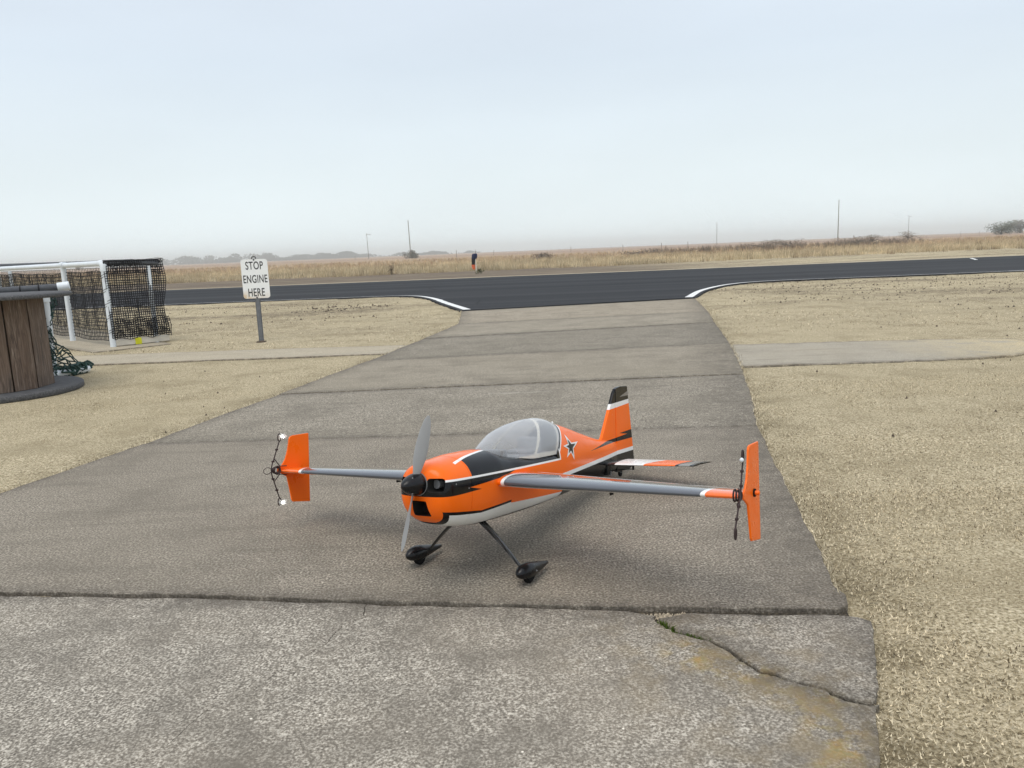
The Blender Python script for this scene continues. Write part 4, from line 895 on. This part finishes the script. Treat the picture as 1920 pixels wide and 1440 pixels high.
# star decals, laid on the fuselage sides
def side_y(x, z):
    s = -x; tp_ = TOPR(s); fade = min(1, max(0, (1.0-s)/.31)); s2 = s-fade*max(0, z-.03); s2 = max(.69, s2); h = (TOPR(s2)-ZC) if z > ZC else (ZC-BOT(s2)); n_ = 2.0 if z > ZC else 3.0
    return HW(s2)*max(0, 1-(abs(z-ZC)/h)**n_)**(1/n_)
outer = [(-.781, .088), (-.886, .053), (-.812, -.009), (-.745, .006), (-.732, .049)]  # T, R, BR, BL, L
cx_, cz_ = -.800, .040
def star(k, ins, off, name, mat, sg):
    pts = []; 
    for i in range(5):
        p = outer[i]; q = outer[(i+1) % 5]; ang = lambda w: (cx_+(w[0]-cx_)*k, cz_+(w[1]-cz_)*k); pts.append(ang(p)); md_ = ((p[0]+q[0])/2, (p[1]+q[1])/2); pts.append((cx_+(md_[0]-cx_)*ins, cz_+(md_[1]-cz_)*ins))
    V = []; Fc = []; n = 6
    def P3(x, z): return (x, sg*(side_y(x, z)+off), z)
    for i in range(10):
        a_, b_ = pts[i], pts[(i+1) % 10]; idx = {}
        for r in range(n+1):
            for c in range(r+1):
                f = r/n; g = c/r if r else 0; x = cx_+((a_[0]*(1-g)+b_[0]*g)-cx_)*f; z = cz_+((a_[1]*(1-g)+b_[1]*g)-cz_)*f; idx[r, c] = len(V); V.append(P3(x, z))
        for r in range(n):
            for c in range(r+1):
                Fc.append((idx[r, c], idx[r+1, c], idx[r+1, c+1]))
                if c < r: Fc.append((idx[r, c], idx[r+1, c+1], idx[r, c+1]))
    MB().add(V, Fc).build(name, mat, fus, True, angle=80, weld=True)
for sg in (1, -1): star(1.0, .46, .0012, 'star_outline', 'white_film', sg); star(.62, .30, .0020, 'star', 'black_film', sg)
# wings
def foil(xl, ch, z, tk, y, x0=0.0, x1=1.0, n=15):
    T = lambda u: 5*tk*(.2969*math.sqrt(u)-.1260*u-.3516*u*u+.2843*u**3-.1020*u**4)+.0008
    us = [x0+(x1-x0)*(1-math.cos(math.pi*k/(n-1)))/2 for k in range(n)]
    return [(xl-ch*u, y, z+ch*T(u)) for u in us[::-1]]+[(xl-ch*u, y, z-ch*T(u)) for u in (us[1:] if x0 == 0 else us)]
WZ = -.024
def wing_dim(y): f = (abs(y)-.09)/.77; return (-.252+.012*f, .285-.150*f)
for sg in (1, -1):
    ysn = [.07, .10, .125]+list(np.linspace(.16, .84, 24))+[.852, .859]
    r_in = []; 
    for yv in ysn:
        xl, ch = wing_dim(yv); tk = .145 if yv < .84 else .145*(1-(yv-.84)/.03)
        r_in.append(foil(xl, ch, WZ, tk, sg*yv, 0, .72))
    w_ = part(MB().loft(r_in), 'wing', 'wing_film', smooth=True, angle=50)
    al = [foil(*wing_dim(yv), WZ, .145, sg*yv, .728, 1.0, 7) for yv in np.linspace(.128, .835, 16)]
    part(MB().loft(al), 'aileron', 'aileron_film', smooth=True, angle=50)
    for yv in (.42,): part(MB().box((wing_dim(yv)[0]-.70*wing_dim(yv)[1], sg*yv, WZ-.028), (.022, .003, .026)), 'control_horn', 'rubber')
    out_ = [(-.389, .108), (-.310, .1045), (-.297, .101), (-.291, .094), (-.282, .05), (-.270, .018), (-.252, -.004), (-.232, -.016), (-.232, -.028), (-.252, -.036), (-.276, -.050), (-.286, -.09), (-.2965, -.140), (-.303, -.148), (-.388, -.158)]
    part(MB().prism([(x, sg*.860, z) for x, z in out_], (0, 0, 0), (0, sg*.006, 0)), 'side_force_plate', 'orange_film', bevel=.0025, seg=2, angle=60)
    part(MB().lathe([(.006, sg*.862), (.006, sg*.878), (.004, sg*.881)], 16, 'Y', (-.330, 0, -.024)), 'plate_bolt', 'orange_film', smooth=True)
    part(MB().lathe([(.011, sg*.866), (.011, sg*.870)], 16, 'Y', (-.330, 0, -.024)), 'plate_washer', 'rubber', smooth=True)
    # light cord stretched fore of the tip
    if sg < 0: ends = [(-.250, -.868, .088), (-.208, -.868, -.019), (-.244, -.868, -.128)]
    else: ends = [(-.226, .868, .072), (-.196, .868, -.016), (-.146, .868, -.088)]
    cp = smooth_curve([ends[0], tuple(np.array(ends[0])*.5+np.array(ends[1])*.5+np.array([.002, 0, 0])), ends[1], tuple(np.array(ends[2])*.5+np.array(ends[1])*.5+np.array([.002, 0, 0])), ends[2]], 5)
    m = MB().tube(cp, .0022, 8)
    for k in (3, 7, 13, 17): m.box(cp[k], (.009, .007, .006))
    rod = part(m, 'light_cord', 'cord_dark', smooth=True)
    mm = MB()
    for a0 in range(3): mm.tube([(ends[1][0]+math.cos(q)*.014-.014, ends[1][1]-sg*(.004+a0*.007), ends[1][2]+math.sin(q)*(.011+.002*a0)) for q in np.linspace(0, 6.283, 17)], .0024, 6, False)
    mm.tube([cp[6], (cp[6][0]-.02, cp[6][1]-sg*.008, -.006), (-.262, sg*.845, -.006)], .002, 6).tube([cp[14], (cp[14][0]-.02, cp[14][1]-sg*.008, -.036), (-.262, sg*.845, -.040)], .002, 6)
    if sg < 0: mm.tube([(ends[1][0]+.018+math.cos(q)*.018, ends[1][1], ends[1][2]+math.sin(q)*.012) for q in np.linspace(0, 6.283, 17)], .0013, 6, False)
    mm.build('cord_loop', 'cord_dark', rod, True)
    for q_, dz in ((ends[0], 1), (ends[2], -1)):
        lp = MB().tube([(q_[0]+math.cos(a)*.0075, q_[1], q_[2]+dz*.012+math.sin(a)*.014) for a in np.linspace(0, 6.283, 15)], .0022, 6, False); lp.build('cord_ring', 'cord_dark', rod, True)
        if sg < 0:
            V = []; Fc = []
            for k in range(260):
                d = Vector((random.gauss(0, 1), random.gauss(0, 1), random.gauss(0, 1))).normalized()*random.uniform(.008, .024); c0 = Vector((q_[0]-.012, q_[1]+.004, q_[2]+dz*.016)); w = d.orthogonal().normalized()*.0024; b = len(V)
                V += [tuple(c0-w), tuple(c0+w), tuple(c0+d)]; Fc.append((b, b+1, b+2))
            MB().lathe([(.0005, -.006), (.005, -.004), (.0065, 0), (.005, .004), (.0005, .006)], 12, 'Z', (q_[0]-.012, q_[1]+.004, q_[2]+dz*.016)).build('lamp', 'lamp_lit', rod, True)
            MB().add(V, Fc).build('burst_spikes', 'burst_white' if 'burst_white' in M else plain('burst_white', (.88, .88, .86), .6, .02, 9), rod)  # white spikes stand in for the burst of light around the lamp
        elif dz > 0: MB().lathe([(.0005, -.006), (.004, -.004), (.0055, 0), (.004, .004), (.0005, .006)], 10, 'Z', (q_[0]+.010, q_[1], q_[2]+.002)).build('lamp_bead', 'pvc_white', rod, True)
# tail
finp = [(-1.18, .02), (-1.212, .042), (-1.322, .205), (-1.335, .226), (-1.351, .241), (-1.351, -.02), (-1.25, -.02)]
part(MB().prism([(x, -.007, z) for x, z in finp], (0, 0, 0), (0, .014, 0)), 'fin', 'fuselage_film', bevel=.004, seg=3, smooth=True, angle=50)
rud = [(-1.355, .2435), (-1.38, .251), (-1.41, .2545), (-1.486, .255), (-1.492, .250), (-1.553, -.075), (-1.550, -.095), (-1.535, -.110), (-1.50, -.119), (-1.355, -.119)]
m = MB(); n = len(rud); wv = lambda x: .0075-.0055*min(1, (-1.355-x)/.19)
m.add([(x, -wv(x), z) for x, z in rud]+[(x, wv(x), z) for x, z in rud], [tuple(range(n)), tuple(range(n, 2*n))]+[(i, (i+1) % n, n+(i+1) % n, n+i) for i in range(n)])
part(m, 'rudder', 'fuselage_film', bevel=.0012, seg=2)
SZ = -.066
for sg in (1, -1):
    sr = []; er = []
    for yv in np.linspace(.008, .392, 14):
        f = (yv-.008)/.384; xl = -1.165-.062*f; xh = -1.315; tk = .0065*(1-.45*f)
        sr.append([(xl-(xl-xh)*u, sg*yv, SZ+zz*tk) for u, zz in ((0, 0), (.04, .55), (.2, .95), (.6, 1), (1, .85), (1, -.85), (.6, -1), (.2, -.95), (.04, -.55))])
        xe = -1.405+.0*f; er.append([(-1.319, sg*yv, SZ+tk*.8), (xe, sg*(yv+(.018 if f == 1 else 0)), SZ+.0012), (xe, sg*(yv+(.018 if f == 1 else 0)), SZ-.0012), (-1.319, sg*yv, SZ-tk*.8)])
    part(MB().loft(sr), 'stabilizer', 'stab_film', smooth=True, angle=50)
    part(MB().loft(er[1:]), 'elevator', 'stab_film', smooth=True, angle=50)
    part(MB().box((-1.325, sg*.095, SZ-.020), (.016, .003, .034)), 'control_horn', 'rubber')
    part(MB().tube([(-1.322, sg*.095, SZ-.032), (-1.23, sg*.040, -.096)], .0018, 6), 'pushrod', 'rubber')
part(MB().box((-1.215, .027, -.092), (.040, .016, .044)), 'servo', 'black_gloss', bevel=.002)
part(MB().box((-1.224, .037, -.108), (.008, .006, .018)), 'servo_arm', 'motor_grey', bevel=.001)
zt = zground(-1.40, 0)
tw = part(MB().tube([(-1.335, 0, -.108), (-1.375, 0, -.117), (-1.398, .006, zt+.017)], .0028, 6), 'tail_spring', 'bolt_steel', smooth=True)
MB().lathe([(.010, -.005), (.016, -.004), (.0165, 0), (.016, .004), (.010, .005)], 20, 'Y', (-1.400, 0, zt+.0165)).build('tail_wheel', 'rubber', tw, True)
# undercarriage
for sg in (1, -1):
    xw, yw = -.254-.020*sg, sg*.196; zg = zground(xw, yw); zw = zg+.027; zt_ = zw+.013
    p0, p1 = Vector((-.245, sg*.035, -.137)), Vector((-.264, sg*.178, zt_+.004)); rg = []
    for u in np.linspace(0, 1, 10):
        c0 = p0.lerp(p1, u); c0.z += .006*math.sin(math.pi*u); w = .020-.012*u; tkn = .0035-.001*u; d = (p1-p0).normalized(); n_ = d.cross(Vector((1, 0, 0))).normalized()
        rg.append([tuple(c0+Vector((1, 0, 0))*w*cx+n_*tkn*cz) for cx, cz in ((1, 0), (.7, .8), (0, 1), (-.7, .8), (-1, 0), (-.7, -.8), (0, -1), (.7, -.8))])
    part(MB().loft(rg), 'gear_leg', 'carbon', smooth=True, angle=60)
    rg = []
    for u in np.linspace(0, 1, 26):
        x = xw+.066-.180*u; wd = .0255*float(np.interp(u, [0, .03, .1, .22, .36, .6, .85, 1], [.05, .36, .72, .97, 1, .76, .42, .20])); hg = .0265*float(np.interp(u, [0, .03, .1, .22, .36, .6, .85, 1], [.05, .38, .74, .97, 1, .72, .40, .22])); zc_ = zt_-.002+.001*max(0, u-.25)**1.2
        rg.append([(x, yw+wd*math.copysign(abs(math.cos(q))**.85, math.cos(q)), zc_+hg*math.sin(q)*(1 if math.sin(q) > 0 else .80)) for q in np.linspace(0, 6.283, 24, endpoint=False)])
    pn = part(MB().loft(rg), 'wheel_pant', 'black_gloss', smooth=True, angle=60)
    MB().lathe([(.012, -.0095), (.022, -.0095), (.0265, -.005), (.027, 0), (.0265, .005), (.022, .0095), (.012, .0095)], 28, 'Y', (xw, yw, zw)).build('wheel', 'rubber', pn, True)
    MB().lathe([(.003, 0), (.0025, sg*.002)], 8, 'Y', (xw-.006, yw+sg*.0248, zw+.012)).build('axle_screw', 'motor_grey', pn)

# ------------------------------------------------------------------ haze
RG = max(abs(xs[0]), abs(xs[-1]), abs(ys[0]), abs(ys[-1]))+30
hz = MB().box((0, 0, 8.5), (2*RG, 2*RG, 20)); t = NT('haze'); t.t.nodes.remove(t.p)
pv = t.n('ShaderNodeVolumePrincipled'); pv.inputs['Color'].default_value = (.975, .995, 1.0, 1); pv.inputs['Density'].default_value = .0009; pv.inputs['Anisotropy'].default_value = .9
t.l(pv.outputs[0], t.out.inputs['Volume']); M['haze'] = t.m
hzo = hz.build('haze', 'haze'); tag(hzo, kind='stuff')
